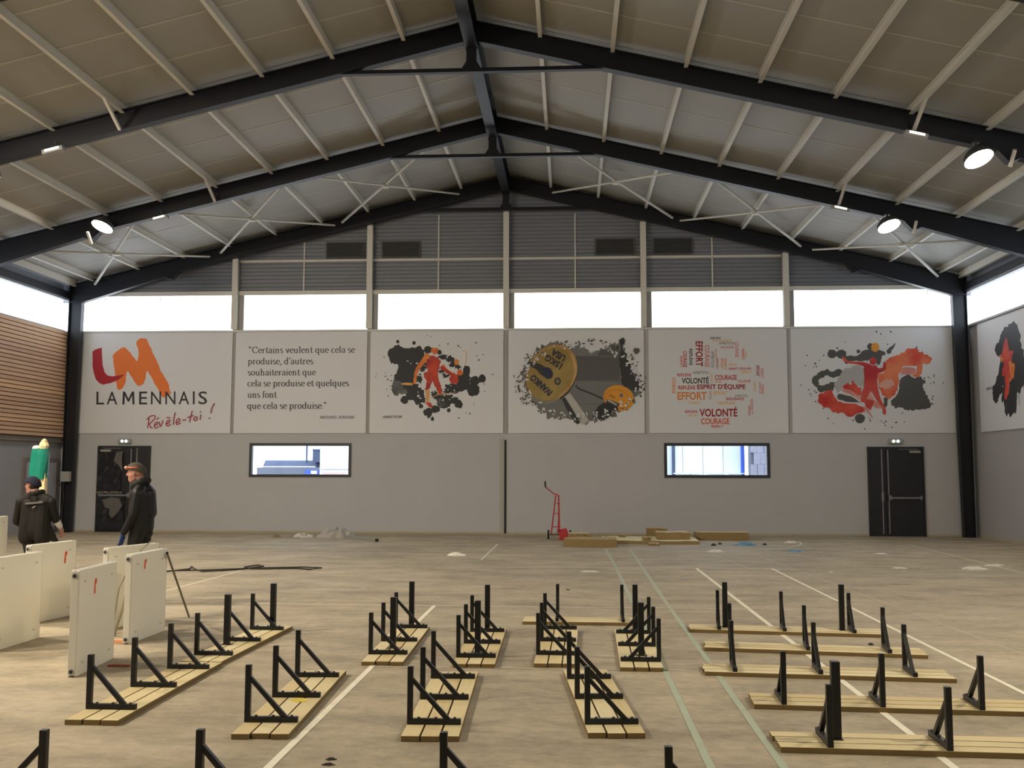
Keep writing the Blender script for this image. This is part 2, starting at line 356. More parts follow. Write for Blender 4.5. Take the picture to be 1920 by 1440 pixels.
# ---- daylight windows (translucent strips)
def daywin(n, p0, p1, z0, z1, k, seam_full, cut=None):
    """strip window from p0 to p1 (xy) made of k translucent sheets with rails between them"""
    wn = sempty('window_%d' % n); P0, P1 = Vector((*p0, 0)), Vector((*p1, 0)); d = (P1-P0)/k; u = d.normalized(); nrm = Vector((-u.y, u.x, 0))
    for i in range(k):
        a = P0+d*i+u*.004; c = P0+d*(i+1)-u*.004
        za, zb = z1, z1
        if cut: za, zb = min(z1, cut(a.x)), min(z1, cut(c.x))
        q = nrm*.012
        MB().hexa([(*(a-q).xy, z0), (*(c-q).xy, z0), (*(c+q).xy, z0), (*(a+q).xy, z0), (*(a-q).xy, za), (*(c-q).xy, zb), (*(c+q).xy, zb), (*(a+q).xy, za)]).build('pane', M_pane2 if seam_full else M_pane, wn)
    for i in range(1, k):
        a = P0+d*i; zt = z1 if not cut else min(z1, cut(a.x))
        MB().bar((a.x, a.y, z0 if seam_full else zt-.13), (a.x, a.y, zt), .016, .04, upv=nrm).build('glazing_rail', M_sea if seam_full else M_seam, wn)
    return wn
gx = [-13.27, -9.15, -9.08, -5.47, -5.19, -1.79, -1.51, 1.85, 2.13, 5.56, 5.84, 9.80]
daywin(1, (gx[0], D+.06), (gx[1], D+.06), 5.43, 6.385, 8, False); daywin(2, (-8.87, D+.06), (gx[3], D+.06), 5.43, 6.385, 7, False)
for n in (3, 4, 5, 6): daywin(n, (gx[2*n-2], D+.06), (gx[2*n-1], D+.06), 5.43, 6.385, 8 if n == 6 else 7, False)
# side walls
for sg, nm, X, mw in ((-1, 'left', XL, M_walll), (1, 'right', XR, M_wallb)):
    ws = sempty('wall_'+nm); xa, xb = (X-.25, X) if sg < 0 else (X, X+.25)
    MB().box(xa, Y0, 0, xb, D+.25, 5.40).build('wall_base', mw, ws)
    MB().box(min(X, X-sg*.1), Y0, 5.37, max(X, X-sg*.1), D-.02, 5.42).build('sill_rail', M_grey, ws)
    xe = X-sg*.16
    MB().box(min(X, X+sg*.2), Y0, 6.24, max(X, X+sg*.2), D+.2, 6.78).build('eaves_panel', M_gable, ws)
    MB().box(xe-.06, Y0, 6.27, xe+.06, D-.28, 6.47).build('eaves_beam', M_steel, ws)
    MB().box(min(xe, xe+sg*.14), Y0, 6.235, max(xe, xe+sg*.14), D-.1, 6.27).build('head_flashing', M_grey, ws)
    wx = X-sg*.02
    n = 7 if sg < 0 else 8
    ys = [Y0]+FRAMES+[]
    for j, (y0, y1) in enumerate(zip(ys, ys[1:])):
        k = max(2, round((y1-y0)/.52)); idx = {(-1, 7): 7, (1, 7): 8}.get((sg, j), 10+j+(0 if sg < 0 else 10))
        daywin(idx, (wx, y0+.05), (wx, y1-.05), 5.42, 6.24, k, True)
# soffit band and timber slats on the left wall
wl = sempty('wall_timber')
MB().box(XL, 11.9, 2.50, -13.66, D-.22, 5.37).build('backing_board', M_dark, wl)
MB().box(XL, 11.9, 2.38, -13.68, D-.22, 2.50).build('soffit_band', mat('soffit_grey', (128, 122, 114), .8), wl)
pit = (5.37-2.51)/28
for i in range(28):
    z0 = 2.51+pit*i; dx = rnd.uniform(-.003, .003)
    MB().box(-13.665, 11.9, z0+.010, -13.60+dx, D-.22, z0+pit-.010).build('slat', M_wood[rnd.randrange(3)], wl)
wf = struct(MB().box(XL-.25, Y0-.25, 0, XR+.25, Y0, 9.7).build('wall_front', M_wall))
# skirting smudge at the foot of the walls
for nm, bx in (('back', (XL+.3, D-.02, 0, XR-.2, D, .05)), ('right', (XR-.02, Y0, 0, XR, D-.3, .06)), ('left', (XL, Y0, 0, XL+.02, D-.3, .05))):
    struct(MB().box(*bx).build('baseboard_'+nm, mat('dusty_skirting', (172, 162, 138), .9, var=.12, scale=4)))

# ---- small view windows
def viewwin(n, W, name):
    x0, x1, z0, z1 = W; wn = sempty('window_%d' % n); f = .075
    b = MB(); b.box(x0, D-.02, z0, x1, D+.1, z0+f); b.box(x0, D-.02, z1-f, x1, D+.1, z1); b.box(x0, D-.02, z0+f, x0+f, D+.1, z1-f); b.box(x1-f, D-.02, z0+f, x1, D+.1, z1-f)
    b.build('window_frame', M_frame, wn)
    MB().box(x0+f, D+.04, z0+f, x1-f, D+.055, z1-f).build('pane', M_glass, wn)
viewwin(8+1, W1, 'left'); viewwin(40, W2, 'right')

# ---- yard outside, seen through the two view windows
yard = struct(MB().box(-40, D+.3, -.2, 40, 70, -.02).build('ground', mat('yard_tarmac', (120, 122, 124), .9, var=.1)))
M_o1 = mat('outside_slate', (66, 74, 98), .8, var=.2, scale=2); M_o2 = mat('outside_render', (104, 106, 118), .9, var=.1, scale=2)
M_o3 = mat('outside_white', (250, 250, 250), .8, var=.02); M_o4 = mat('outside_blue', (62, 92, 190), .6, var=.1); M_o5 = mat('outside_stone', (138, 136, 148), .9, var=.28, scale=3)
Yo = 40.0
def ox(px): return (px-1071)/1842*Yo*1.003
def oz(py): return 1.65+(882.5-py)/1842*Yo
sh = thing('outbuilding', 'slate grey outbuilding outside the left small window', 'building', (ox(540), Yo, -.02))
cx = ox(540)
b = MB(); b.box(ox(476)-cx, 0, 0, ox(604)-cx, 3, oz(877)+.02); b.build('wall', M_o2, sh)
b = MB(); b.hexa([(ox(478)-cx, .55, oz(879)+.02), (ox(605)-cx, .55, oz(879)+.02), (ox(605)-cx, 3.3, oz(879)+.02), (ox(478)-cx, 3.3, oz(879)+.02), (ox(479)-cx, .9, oz(863)+.02), (ox(603)-cx, .9, oz(863)+.02), (ox(603)-cx, 2.1, oz(863)+.02), (ox(479)-cx, 2.1, oz(863)+.02)]); b.build('roof', M_o1, sh)
b = MB(); b.box(ox(579)-cx, .3, oz(866), ox(606)-cx, 1.6, oz(843)); b.box(ox(578)-cx, .25, oz(843), ox(607)-cx, 1.65, oz(841)); b.build('chimney_stack', M_o1, sh)
b = MB(); b.tube([(ox(566.5)-cx, .4, oz(868)), (ox(566.5)-cx, .4, oz(834))], .04, 8); b.build('vent_pipe', M_o1, sh)
b = MB(); b.box(ox(569)-cx, -.04, oz(891), ox(595)-cx, 0, oz(880.5)); b.build('window_frame', M_o4, sh); MB().box(ox(581)-cx, -.06, oz(888), ox(592)-cx, -.04, oz(882.5)).build('window_pane', M_o3, sh)
MB().box(ox(481)-cx, -.32, oz(875.5), ox(592)-cx, -.29, oz(874)).build('gutter', M_o3, sh)
wv = thing('white_shed', 'bright white clad shed outside the left small window', 'building', (ox(633), Yo-1, -.02))
b = MB(); b.box(ox(609)-ox(633), 0, 0, ox(664)-ox(633), 2.4, 2.9); b.build('wall', M_o3, wv); MB().box(ox(612)-ox(633), -.03, oz(880), ox(663)-ox(633), 0, oz(879)).build('ledge', M_o2, wv)
b = MB()
for i in range(11): b.box(ox(616+i*4)-ox(633), -.03, oz(890), ox(617+i*4)-ox(633), 0, oz(885))
b.build('red_edging', mat('outside_red', (214, 120, 130), .8), wv)
Yo = 34.0
fa = thing('pale_building', 'pale clad building outside the right small window', 'building', (ox(1320), Yo, -.02)); cx = ox(1320)
for i in range(4):
    x0 = ox(1240+i*37)-cx; MB().box(x0, 0, 0, ox(1276+i*37)-cx, .2, 3.6).build('cladding_panel', mat('outside_pale', (222, 228, 232), .7, var=.03), fa)
MB().box(ox(1256.5)-cx, -.14, 0, ox(1262)-cx, -.02, 3.6).build('downpipe', M_o1, fa)
MB().box(ox(1382)-cx, -.18, .0, ox(1388)-cx, -.02, 3.6).build('blue_post', M_o4, fa)
for a, c in ((1258, 1284), (1287, 1308), (1322, 1352), (1360, 1386)):
    b = MB(); b.box(ox(a)-cx, -.4, oz(886.5), ox(c)-cx, -.02, oz(885)); b.box(ox(a+4)-cx, -.3, 1.2, ox(c-5)-cx, -.02, oz(887)); b.build('sill_box', mat('outside_sill', (236, 240, 240), .7), fa)
st = thing('stone_wall', 'mottled stone wall outside the right end of the right small window', 'wall', (ox(1410), Yo-1.0, -.02))
MB().box(-.36, .06, 0, 1.2, .45, 3.5).build('mortar_core', M_o2, st)
for i in range(9):
    for j in range(6):
        x0 = -.36+j*.22+(.11 if i % 2 else 0); MB().box(x0+rnd.uniform(0, .01), rnd.uniform(-.03, .0), i*.38+.003, x0+.216, .4, i*.38+.377).build('stone', M_o5, st)

# ---- doors in the back wall
def door(n, x0, x1, zt, flip, film):
    d = sempty('door_%d' % n); sx = -1 if flip else 1; xm = (x0+x1)/2; W = x1-x0
    def X(u): return xm+sx*(u-.5)*W
    def bx(b, u0, y0, z0, u1, y1, z1): a, c = sorted((X(u0), X(u1))); b.box(a, y0, z0, c, y1, z1)
    b = MB(); bx(b, 0, D-.05, 0, .035, D, zt); bx(b, .965, D-.05, 0, 1, D, zt); bx(b, .035, D-.05, zt-.05, .965, D, zt); b.build('door_frame', M_door, d)
    b = MB(); bx(b, .037, D-.045, .005, .315, D-.005, zt-.052); b.build('door_leaf', M_door, d, bevel=.004)
    b = MB(); bx(b, .322, D-.045, .005, .963, D-.005, zt-.052); b.build('door_leaf', M_door, d, bevel=.004)
    b = MB(); bx(b, .235, D-.07, .06, .255, D-.045, zt-.06); bx(b, .225, D-.075, .9, .265, D-.045, 1.12); b.build('panic_rod', M_silver, d)
    b = MB(); bx(b, .345, D-.07, .06, .365, D-.045, zt-.08); b.build('panic_rod', M_silver, d)
    b = MB(); bx(b, .34, D-.13, .955, .93, D-.10, 1.0); bx(b, .345, D-.11, .92, .40, D-.045, 1.04); bx(b, .90, D-.11, .93, .94, D-.045, 1.03); b.build('panic_bar', M_silver, d)
    b = MB(); bx(b, .74, D-.10, zt-.16, .93, D-.045, zt-.10); b.build('door_closer', M_grey, d)
    b = MB(); bx(b, .55, D-.085, zt-.075, .88, D-.05, zt-.058); b.build('closer_arm', M_silver, d)
    return d
door(1, -12.76, -11.30, 2.30, True, True)
door(2, 7.61, 9.03, 2.285, False, False)
# loose dark protective film over the left door
def crumple(name, x0, x1, z0, z1, y, nx, nz, amp, m, parent=None, ragged=0):
    b = MB()
    for j in range(nz+1):
        for i in range(nx+1):
            u, v = i/nx, j/nz; ed = ragged if j in (0, nz) or i in (0, nx) else 0
            b.v.append((x0+(x1-x0)*u+rnd.uniform(-ed, ed), y-rnd.uniform(0, amp), z0+(z1-z0)*v+rnd.uniform(-ed, ed)))
    for j in range(nz):
        for i in range(nx): k = j*(nx+1)+i; b.f.append((k, k+1, k+nx+2, k+nx+1)); b.m.append(0)
    o = b.build(name, m, parent); s = o.modifiers.new('thickness', 'SOLIDIFY'); s.thickness = .003; return o
M_film = mat('dark_film', (36, 37, 41), .22, var=.25, scale=4); M_film2 = mat('grey_film', (96, 94, 90), .35, var=.2, scale=5)
pf = thing('protective_film', 'loose dark plastic film with torn grey patches over the left door', 'plastic sheet', (-12.2, D-.085, 1.15))
crumple('film_sheet', -.50, .12, -.05, .98, 0, 7, 11, .03, M_film, pf, .02); crumple('film_sheet', -.52, .25, -1.1, -.12, 0, 8, 10, .04, M_film, pf, .02)
crumple('fold', -.52, .2, -.13, -.06, -.03, 10, 2, .05, M_film2, pf, .012)
for pts in ([(.00, .98), (.18, 1.0), (.16, .78), (.20, .45), (.08, .62), (-.06, .75)], [(-.34, -.30), (-.10, -.22), (.12, -.25), (.22, -.45), (.10, -.62), (-.05, -.78), (-.13, -.70), (-.14, -.52), (-.26, -.50)]):
    b = MB(); b.flat([(x, -.045-.004*(i % 2), z) for i, (x, z) in enumerate(pts)]); b.build('torn_patch', M_film2, pf)
# door and soffit in the left wall
d3 = sempty('door_3'); x = XL
b = MB(); b.box(x, 24.02, 0, x+.05, 24.15, 1.96); b.box(x, 25.60, 0, x+.05, 25.73, 1.96); b.box(x, 24.15, 1.86, x+.05, 25.60, 1.96); b.build('door_frame', mat('door_frame_taupe', (128, 118, 116), .6), d3)
MB().box(x, 24.16, .01, x+.035, 25.59, 1.85).build('door_leaf', mat('door_leaf_pale', (170, 174, 188), .5, var=.03), d3)
MB().box(x+.035, 24.25, .98, x+.09, 24.39, 1.02).build('door_handle', M_silver, d3)
jb = thing('junction_box', 'grey junction box with cables on the left corner column', 'box', (-13.42, 25.50, 1.34))
MB().box(-.13, -.07, 0, .13, .03, .27).build('enclosure', M_grey, jb, bevel=.01); MB().box(-.12, -.078, .02, .12, -.07, .25).build('lid', M_grey, jb)
MB().tube([(-.05, 0, 0), (-.08, -.01, -.15), (-.05, 0, -.4), (-.09, 0, -.7), (-.06, 0, -1.33)], .016, 6).build('cable', M_cable, jb)
MB().tube([(-.16, -.02, .05), (-.2, -.02, .0), (-.13, -.01, -.1)], .03, 6).build('plug', M_black, jb)

# ---- exit lights over the doors
for x, nm in ((-12.03, 'left'), (8.33, 'right')):
    t = thing('exit_light', 'small emergency light with two glowing spots above the %s dark door' % nm, 'light', (x, D, 2.36))
    MB().box(-.19, -.06, 0, .19, 0, .13).build('housing', M_grey, t, bevel=.03)
    for s in (-.055, .055): MB().tube([(s, -.062, .065), (s, -.075, .065)], .038, 10).build('lens', emit('exit_glow', (.75, 1., .9), 1.6), t)
    MB().box(-.17, -.05, -.01, .17, -.03, .0).build('green_strip', mat('exit_green', (110, 150, 130), .5), t)

# ---- gable vents
for x, z, nm in ((-6.11, 7.61, 'outermost on the left'), (-4.58, 7.615, 'on the left, nearer the ridge'), (1.18, 7.62, 'on the right, nearer the ridge'), (2.72, 7.62, 'outermost on the right')):
    t = thing('vent_grille', 'dark rectangular louvre vent in the gable, '+nm, 'vent', (x, D+.06, z), 0, 'gable vents')
    M_v = mat('vent_grey', (74, 74, 72), .6, var=.06)
    MB().box(-.49, .0, -.19, .49, .02, .19).build('backing', mat('vent_back', (58, 58, 57), .7), t)
    b = MB(); b.box(-.53, -.03, -.22, .53, .03, -.19); b.box(-.53, -.03, .19, .53, .03, .22); b.box(-.53, -.03, -.19, -.49, .03, .19); b.box(.49, -.03, -.19, .53, .03, .19); b.build('vent_frame', M_v, t)
    for k in range(9): zz = -.17+k*.042; MB().hexa([(-.49, -.025, zz-.008), (.49, -.025, zz-.008), (.49, .0, zz+.012), (-.49, .0, zz+.012), (-.49, -.025, zz), (.49, -.025, zz), (.49, .0, zz+.02), (-.49, .0, zz+.02)]).build('louvre', M_v, t)

# ---- high-bay lamps
M_lampface = emit('lamp_led', (1.0, .87, .68), LAMP*2.35)
M_lampface_2 = emit('lamp_led_second', (1.0, .87, .68), LAMP*1.0)
M_lampbody = mat('lamp_body', (56, 56, 58), .45)
M_lampface_r = emit('lamp_led_dimmed', (1.0, .87, .68), LAMP*.16)
def lamp(x, y, z, sg, label, group=None, tilt=-22, dim=True, lean=-13):
    t = thing('flood_lamp', label, 'lamp', (x, y, z), 0, group)
    head = MB(); n = 24
    head.tube([(0, 0, .11), (0, 0, .09), (0, 0, .02), (0, 0, -.06)], .2, n, radii=[.10, .17, .235, .235], cap=False); head.poly([(.10*math.cos(2*math.pi*j/n), .10*math.sin(2*math.pi*j/n), .11) for j in range(n)])
    h = head.build('lamp_head', M_lampbody, t, smooth=False); face = MB().tube([(0, 0, .0), (0, 0, -.008)], .22, n).build('led_face', M_lampface_r if dim else (M_lampface if sg < 0 else M_lampface_2), h)
    h.rotation_euler = (R(tilt), R(lean*sg), 0)
    zt = zr(x)-.47-z
    b = MB(); b.tube([(-.0, 0, .11), (0, .06, max(.2, zt))], .02, 6); b.box(-.05, .0, max(.2, zt)-.03, .05, .11, max(.2, zt)); b.build('mount', M_lampbody, t)
lamp(6.72, 16.28, 6.84, 1, 'round glowing flood lamp on the right side of the nearest roof frame')
lamp(6.72, 20.88, 6.87, 1, 'round glowing flood lamp on the right side of the middle roof frame')
lamp(-10.37, 20.86, 7.08, -1, 'round glowing flood lamp on the left side of the middle roof frame')
for x, y, sg, nm in ((-10.25, 16.28, -1, 'on the nearest roof frame, beyond the left picture edge'), (-10.25, 11.6, -1, 'on the left of the frame above the picture'), (6.72, 11.6, 1, 'on the right of the frame above the picture'),
                     (-10.25, 6.95, -1, 'on the left of the roof frame over the front benches'), (6.72, 6.95, 1, 'on the right of the roof frame over the front benches'),
                     (-10.25, 2.3, -1, 'added on the left above the camera to light the far wall'), (6.72, 2.3, 1, 'added on the right above the camera to light the far wall')):  # this unseen pair is added to brighten the far wall and foreground
    lamp(x, y, 6.86, sg, 'round glowing flood lamp '+nm, 'flood lamps outside the picture', 8 if y > 16 else 22, y > 16 or (sg > 0 and y > 10), -5 if y > 16 else 16)
for x, y, nm in ((-9.08, 16.36, 'left end of the nearest roof frame'), (5.76, 16.36, 'right end of the nearest roof frame'), (-9.15, 21.02, 'left end of the middle roof frame'), (5.76, 21.02, 'right end of the middle roof frame')):
    t = thing('emergency_light', 'small boxy light with a bright strip under the '+nm, 'light', (x, y, 7.24), 0, 'emergency lights on the rafters')
    o = MB().box(-.19, -.07, -.03, .19, .07, .05).build('housing', M_grey, t, bevel=.01); o.rotation_euler = (0, R(13.5)*(1 if x > XC else -1), 0)
    o2 = MB().box(-.13, -.078, .0, .13, -.07, .04).build('lens', emit('strip_glow', (1, .98, .92), 1.0), o)
    m_ = MB(); m_.bar((0, .04, .04), (0, .075, .2), .03); m_.build('mount', M_lampbody, t)

# ------------------------------------------------------------------ printed wall panels
PZ0, PZ1 = 2.635, 5.365
class Panel:
    """flat printed board; map(px,py) turns crop measurements into its face coordinates"""
    def __init__(s, label, x0, x1, side=None):
        s.x0, s.x1 = x0, x1; s.side = side; W = x1-x0
        s.t = thing('display_panel', label, 'panel', ((x0+x1)/2, D-.001, PZ0) if not side else (XR-.001, side, PZ0), 0 if not side else -math.pi/2, 'printed wall panels')
        s.W, s.H = W, PZ1-PZ0; s.layer = 0
        MB().box(-W/2, -.04, 0, W/2, 0, s.H).build('board', M_panel, s.t, bevel=.004)
    def frame(s, xl, xr, yt, yb, sl=0, sr=0): s.fr = (xl, xr, yt, yb, sl, sr); return s
    def map(s, x, y):
        xl, xr, yt, yb, sl, sr = s.fr; v = (y-yt)/(yb-yt); a, b = xl+sl*v, xr+sr*v; u = (x-a)/(b-a)
        return (u-.5)*s.W, (1-v)*s.H
    def y(s, step=1): s.layer += step; return -.041-.0004*s.layer
    def flat(s, pts, m, name='print'):
        yy = s.y(); b = MB(); q = [s.map(*p) for p in pts]
        tr = tessellate_polygon([[Vector((x, z, 0)) for x, z in q]]); b.v = [(x, yy, z) for x, z in q]
        for t in tr: b.f.append(tuple(t)); b.m.append(0)
        o = b.build(name, m, s.t, recalc=False); return o
    def many(s, polys, m, name):
        yy = s.y(); b = MB(); dy = 0
        for i_, pts in enumerate(polys):
            dy = (i_ % 16)*6e-5; q = [s.map(*p) for p in pts]; k = len(b.v); b.v += [(x, yy-dy, z) for x, z in q]
            for t in tessellate_polygon([[Vector((x, z, 0)) for x, z in q]]): b.f.append(tuple(k+i for i in t)); b.m.append(0)
        s.layer += 3; o = b.build(name, m, s.t, recalc=False)
        if name in ('torn_flecks', 'ink_specks', 'grey_specks', 'paint_flecks'): o['kind'] = 'stuff'
        return o
def blob(cx, cy, rx, ry, n=40, rough=.10, spikes=0, ang=0, seed=None):
    g = random.Random(seed if seed is not None else int(cx*7+cy*13)); ph = [g.uniform(0, 6.28) for _ in range(6)]; out = []
    for i in range(n):
        a = 2*math.pi*i/n; r = 1+rough*(.5*math.sin(3*a+ph[0])+.4*math.sin(5*a+ph[1])+.35*math.sin(9*a+ph[2])+.3*math.sin(14*a+ph[3]))+g.uniform(-.4, .4)*rough
        if spikes and g.random() < spikes: r += g.uniform(.06, .22)
        x, y = rx*r*math.cos(a), ry*r*math.sin(a); out.append((cx+x*math.cos(ang)-y*math.sin(ang), cy+x*math.sin(ang)+y*math.cos(ang)))
    return out
def ragged(pts, amp, seed=1, sub=4):
    g = random.Random(seed); out = []
    for (x0, y0), (x1, y1) in zip(pts, pts[1:]+pts[:1]):
        for k in range(sub):
            t = k/sub; e = amp if k else 0; out.append((x0+(x1-x0)*t+g.uniform(-e, e), y0+(y1-y0)*t+g.uniform(-e, e)))
    return out
def brush(pts, wds, n=6):
    """brush stroke outline along a smooth path with varying width"""
    P = [];
    for i in range(len(pts)-1):
        p0, p1, p2, p3 = [Vector(pts[max(0, min(len(pts)-1, i+k))]) for k in (-1, 0, 1, 2)]
        for k in range(n):
            t = k/n; P.append((.5*((2*p1)+(p2-p0)*t+(2*p0-5*p1+4*p2-p3)*t*t+(3*p1-p0-3*p2+p3)*t**3), wds[i]+(wds[i+1]-wds[i])*t))
    P.append((Vector(pts[-1]), wds[-1])); L_, R_ = [], []
    for i, (p, wd) in enumerate(P):
        d = (P[min(i+1, len(P)-1)][0]-P[max(i-1, 0)][0]).normalized(); nn = Vector((-d.y, d.x))*wd/2; L_.append(tuple(p+nn)); R_.append(tuple(p-nn))
    return L_+R_[::-1]
def text_mesh(s, bold=0.0):
    c = bpy.data.curves.new('letters', 'FONT'); c.body = s; c.size = 1; c.offset = 0 if 'M' in s else bold;   # (the built-in M breaks when thickened)
    c.resolution_u = 3
    o = bpy.data.objects.new('letters', c); COL.objects.link(o); bpy.context.view_layer.update()
    me = bpy.data.meshes.new_from_object(o.evaluated_get(bpy.context.evaluated_depsgraph_get()))
    bpy.data.objects.remove(o); bpy.data.curves.remove(c); return me
TM = {}
def put_text(p, s, x0, y0, x1, y1, m, rot=0, bold=.02, name='lettering'):
    """fit a word in the rectangle measured on the panel; rot=1 reads downwards"""
    if (s, bold) not in TM:
        me = text_mesh(s, bold); V = [v.co.copy() for v in me.vertices]; Fc = [tuple(q.vertices) for q in me.polygons]; bpy.data.meshes.remove(me); TM[(s, bold)] = (V, Fc)
    V, Fc = TM[(s, bold)]; ax, bx_ = min(v.x for v in V), max(v.x for v in V); ay, by_ = min(v.y for v in V), max(v.y for v in V)
    yy = p.y(0 if name == 'word' else 1); b = MB()
    for v in V:
        u, w_ = (v.x-ax)/(bx_-ax), (v.y-ay)/(by_-ay)
        if rot == 0: q = (x0+(x1-x0)*u, y1+(y0-y1)*w_)
        elif rot == 1: q = (x0+(x1-x0)*w_, y0+(y1-y0)*u)
        X, Z = p.map(*q); b.v.append((X, yy, Z))
    b.f = Fc; b.m = [0]*len(Fc); return b.build(name, m, p.t, recalc=False)
# ink colours
I_red = mat('print_crimson', (168, 28, 44), .6, var=.04); I_or = mat('print_orange', (226, 116, 42), .6, var=.05)
# 1 --- logo board
p = Panel('white panel with the crimson and orange brush logo and LA MENNAIS lettering', -13.43, -9.13).frame(35, 1903, 30, 1280, -30, -28)
p.flat(ragged([(455, 310), (500, 260), (560, 215), (600, 208), (640, 240), (700, 320), (752, 385), (768, 300), (760, 220), (738, 150), (760, 115), (800, 95), (858, 97), (880, 140), (930, 250), (965, 330), (1020, 440), (1035, 500), (1090, 590), (1130, 660), (1150, 740), (1165, 790), (1150, 800), (1095, 830), (1060, 835), (1025, 770), (985, 690), (930, 590), (880, 500), (865, 520), (860, 600), (840, 660), (800, 690), (760, 690), (730, 650), (690, 580), (640, 510), (625, 530), (622, 640), (590, 705), (545, 745), (520, 730), (505, 660), (490, 560), (470, 420)], 5, 3), I_or, 'logo_stroke')
p.flat(ragged([(208, 262), (240, 235), (322, 210), (326, 300), (335, 430), (360, 520), (395, 560), (450, 572), (530, 560), (595, 548), (590, 560), (520, 620), (440, 655), (340, 675), (300, 655), (260, 615), (232, 540), (212, 430)], 2, 4), I_red, 'logo_stroke')
for ch, x0, x1 in (('L', 265, 360), ('A', 390, 520), ('M', 580, 728), ('E', 782, 880), ('N', 925, 1047), ('N', 1098, 1220), ('A', 1258, 1385), ('I', 1428, 1450), ('S', 1495, 1600)):
    if ch == 'M': p.flat([(580, 922), (586, 762), (612, 762), (654, 850), (696, 762), (722, 762), (728, 922), (702, 922), (698, 812), (662, 888), (646, 888), (610, 812), (606, 922)], M_ink, 'lettering')
    else: put_text(p, ch, x0, 762, x1, 922, M_ink, bold=.006)
def script(p, strokes, wd, m, name):
    for st_ in strokes:
        P = []; n = 6
        for i in range(len(st_)-1):
            p0, p1, p2, p3 = [Vector(st_[max(0, min(len(st_)-1, i+k))]) for k in (-1, 0, 1, 2)]
            for k in range(n): t = k/n; P.append(.5*((2*p1)+(p2-p0)*t+(2*p0-5*p1+4*p2-p3)*t*t+(3*p1-p0-3*p2+p3)*t**3))
        P.append(Vector(st_[-1])); polys = []
        for a, c in zip(P, P[1:]):
            d = (c-a).normalized(); e = d*wd*.25; q = Vector((-d.y, d.x))*wd/2; polys.append([tuple(a+q-e), tuple(a-q-e), tuple(c-q+e), tuple(c+q+e)])
        p.many(polys, m, name)
I_scr = mat('print_wine', (158, 52, 66), .6)
script(p, [[(905, 1090), (890, 1215)], [(880, 1110), (920, 1070), (970, 1062), (975, 1095), (915, 1160)], [(905, 1160), (925, 1200), (945, 1215)],
           [(968, 1185), (1005, 1165), (1010, 1145), (985, 1150), (970, 1185), (985, 1215), (1020, 1195)], [(1000, 1110), (1022, 1085)],
           [(1030, 1140), (1045, 1195), (1075, 1120)], [(1110, 1165), (1150, 1145), (1155, 1120), (1130, 1125), (1112, 1165), (1130, 1190), (1165, 1170)], [(1120, 1085), (1160, 1090)],
           [(1220, 1025), (1205, 1100), (1200, 1170)], [(1235, 1150), (1275, 1125), (1270, 1100), (1245, 1110), (1232, 1150), (1245, 1170), (1285, 1150)], [(1310, 1120), (1350, 1110)],
           [(1425, 1005), (1405, 1080), (1395, 1140)], [(1370, 1085), (1440, 1060)], [(1450, 1085), (1475, 1075), (1485, 1100), (1465, 1125), (1445, 1110), (1455, 1080)], [(1530, 1050), (1520, 1110)], [(1522, 1010), (1526, 1020)],
           [(1690, 912), (1660, 970), (1650, 1030)], [(1625, 1090), (1640, 1100)]], 13, I_scr, 'handwriting')
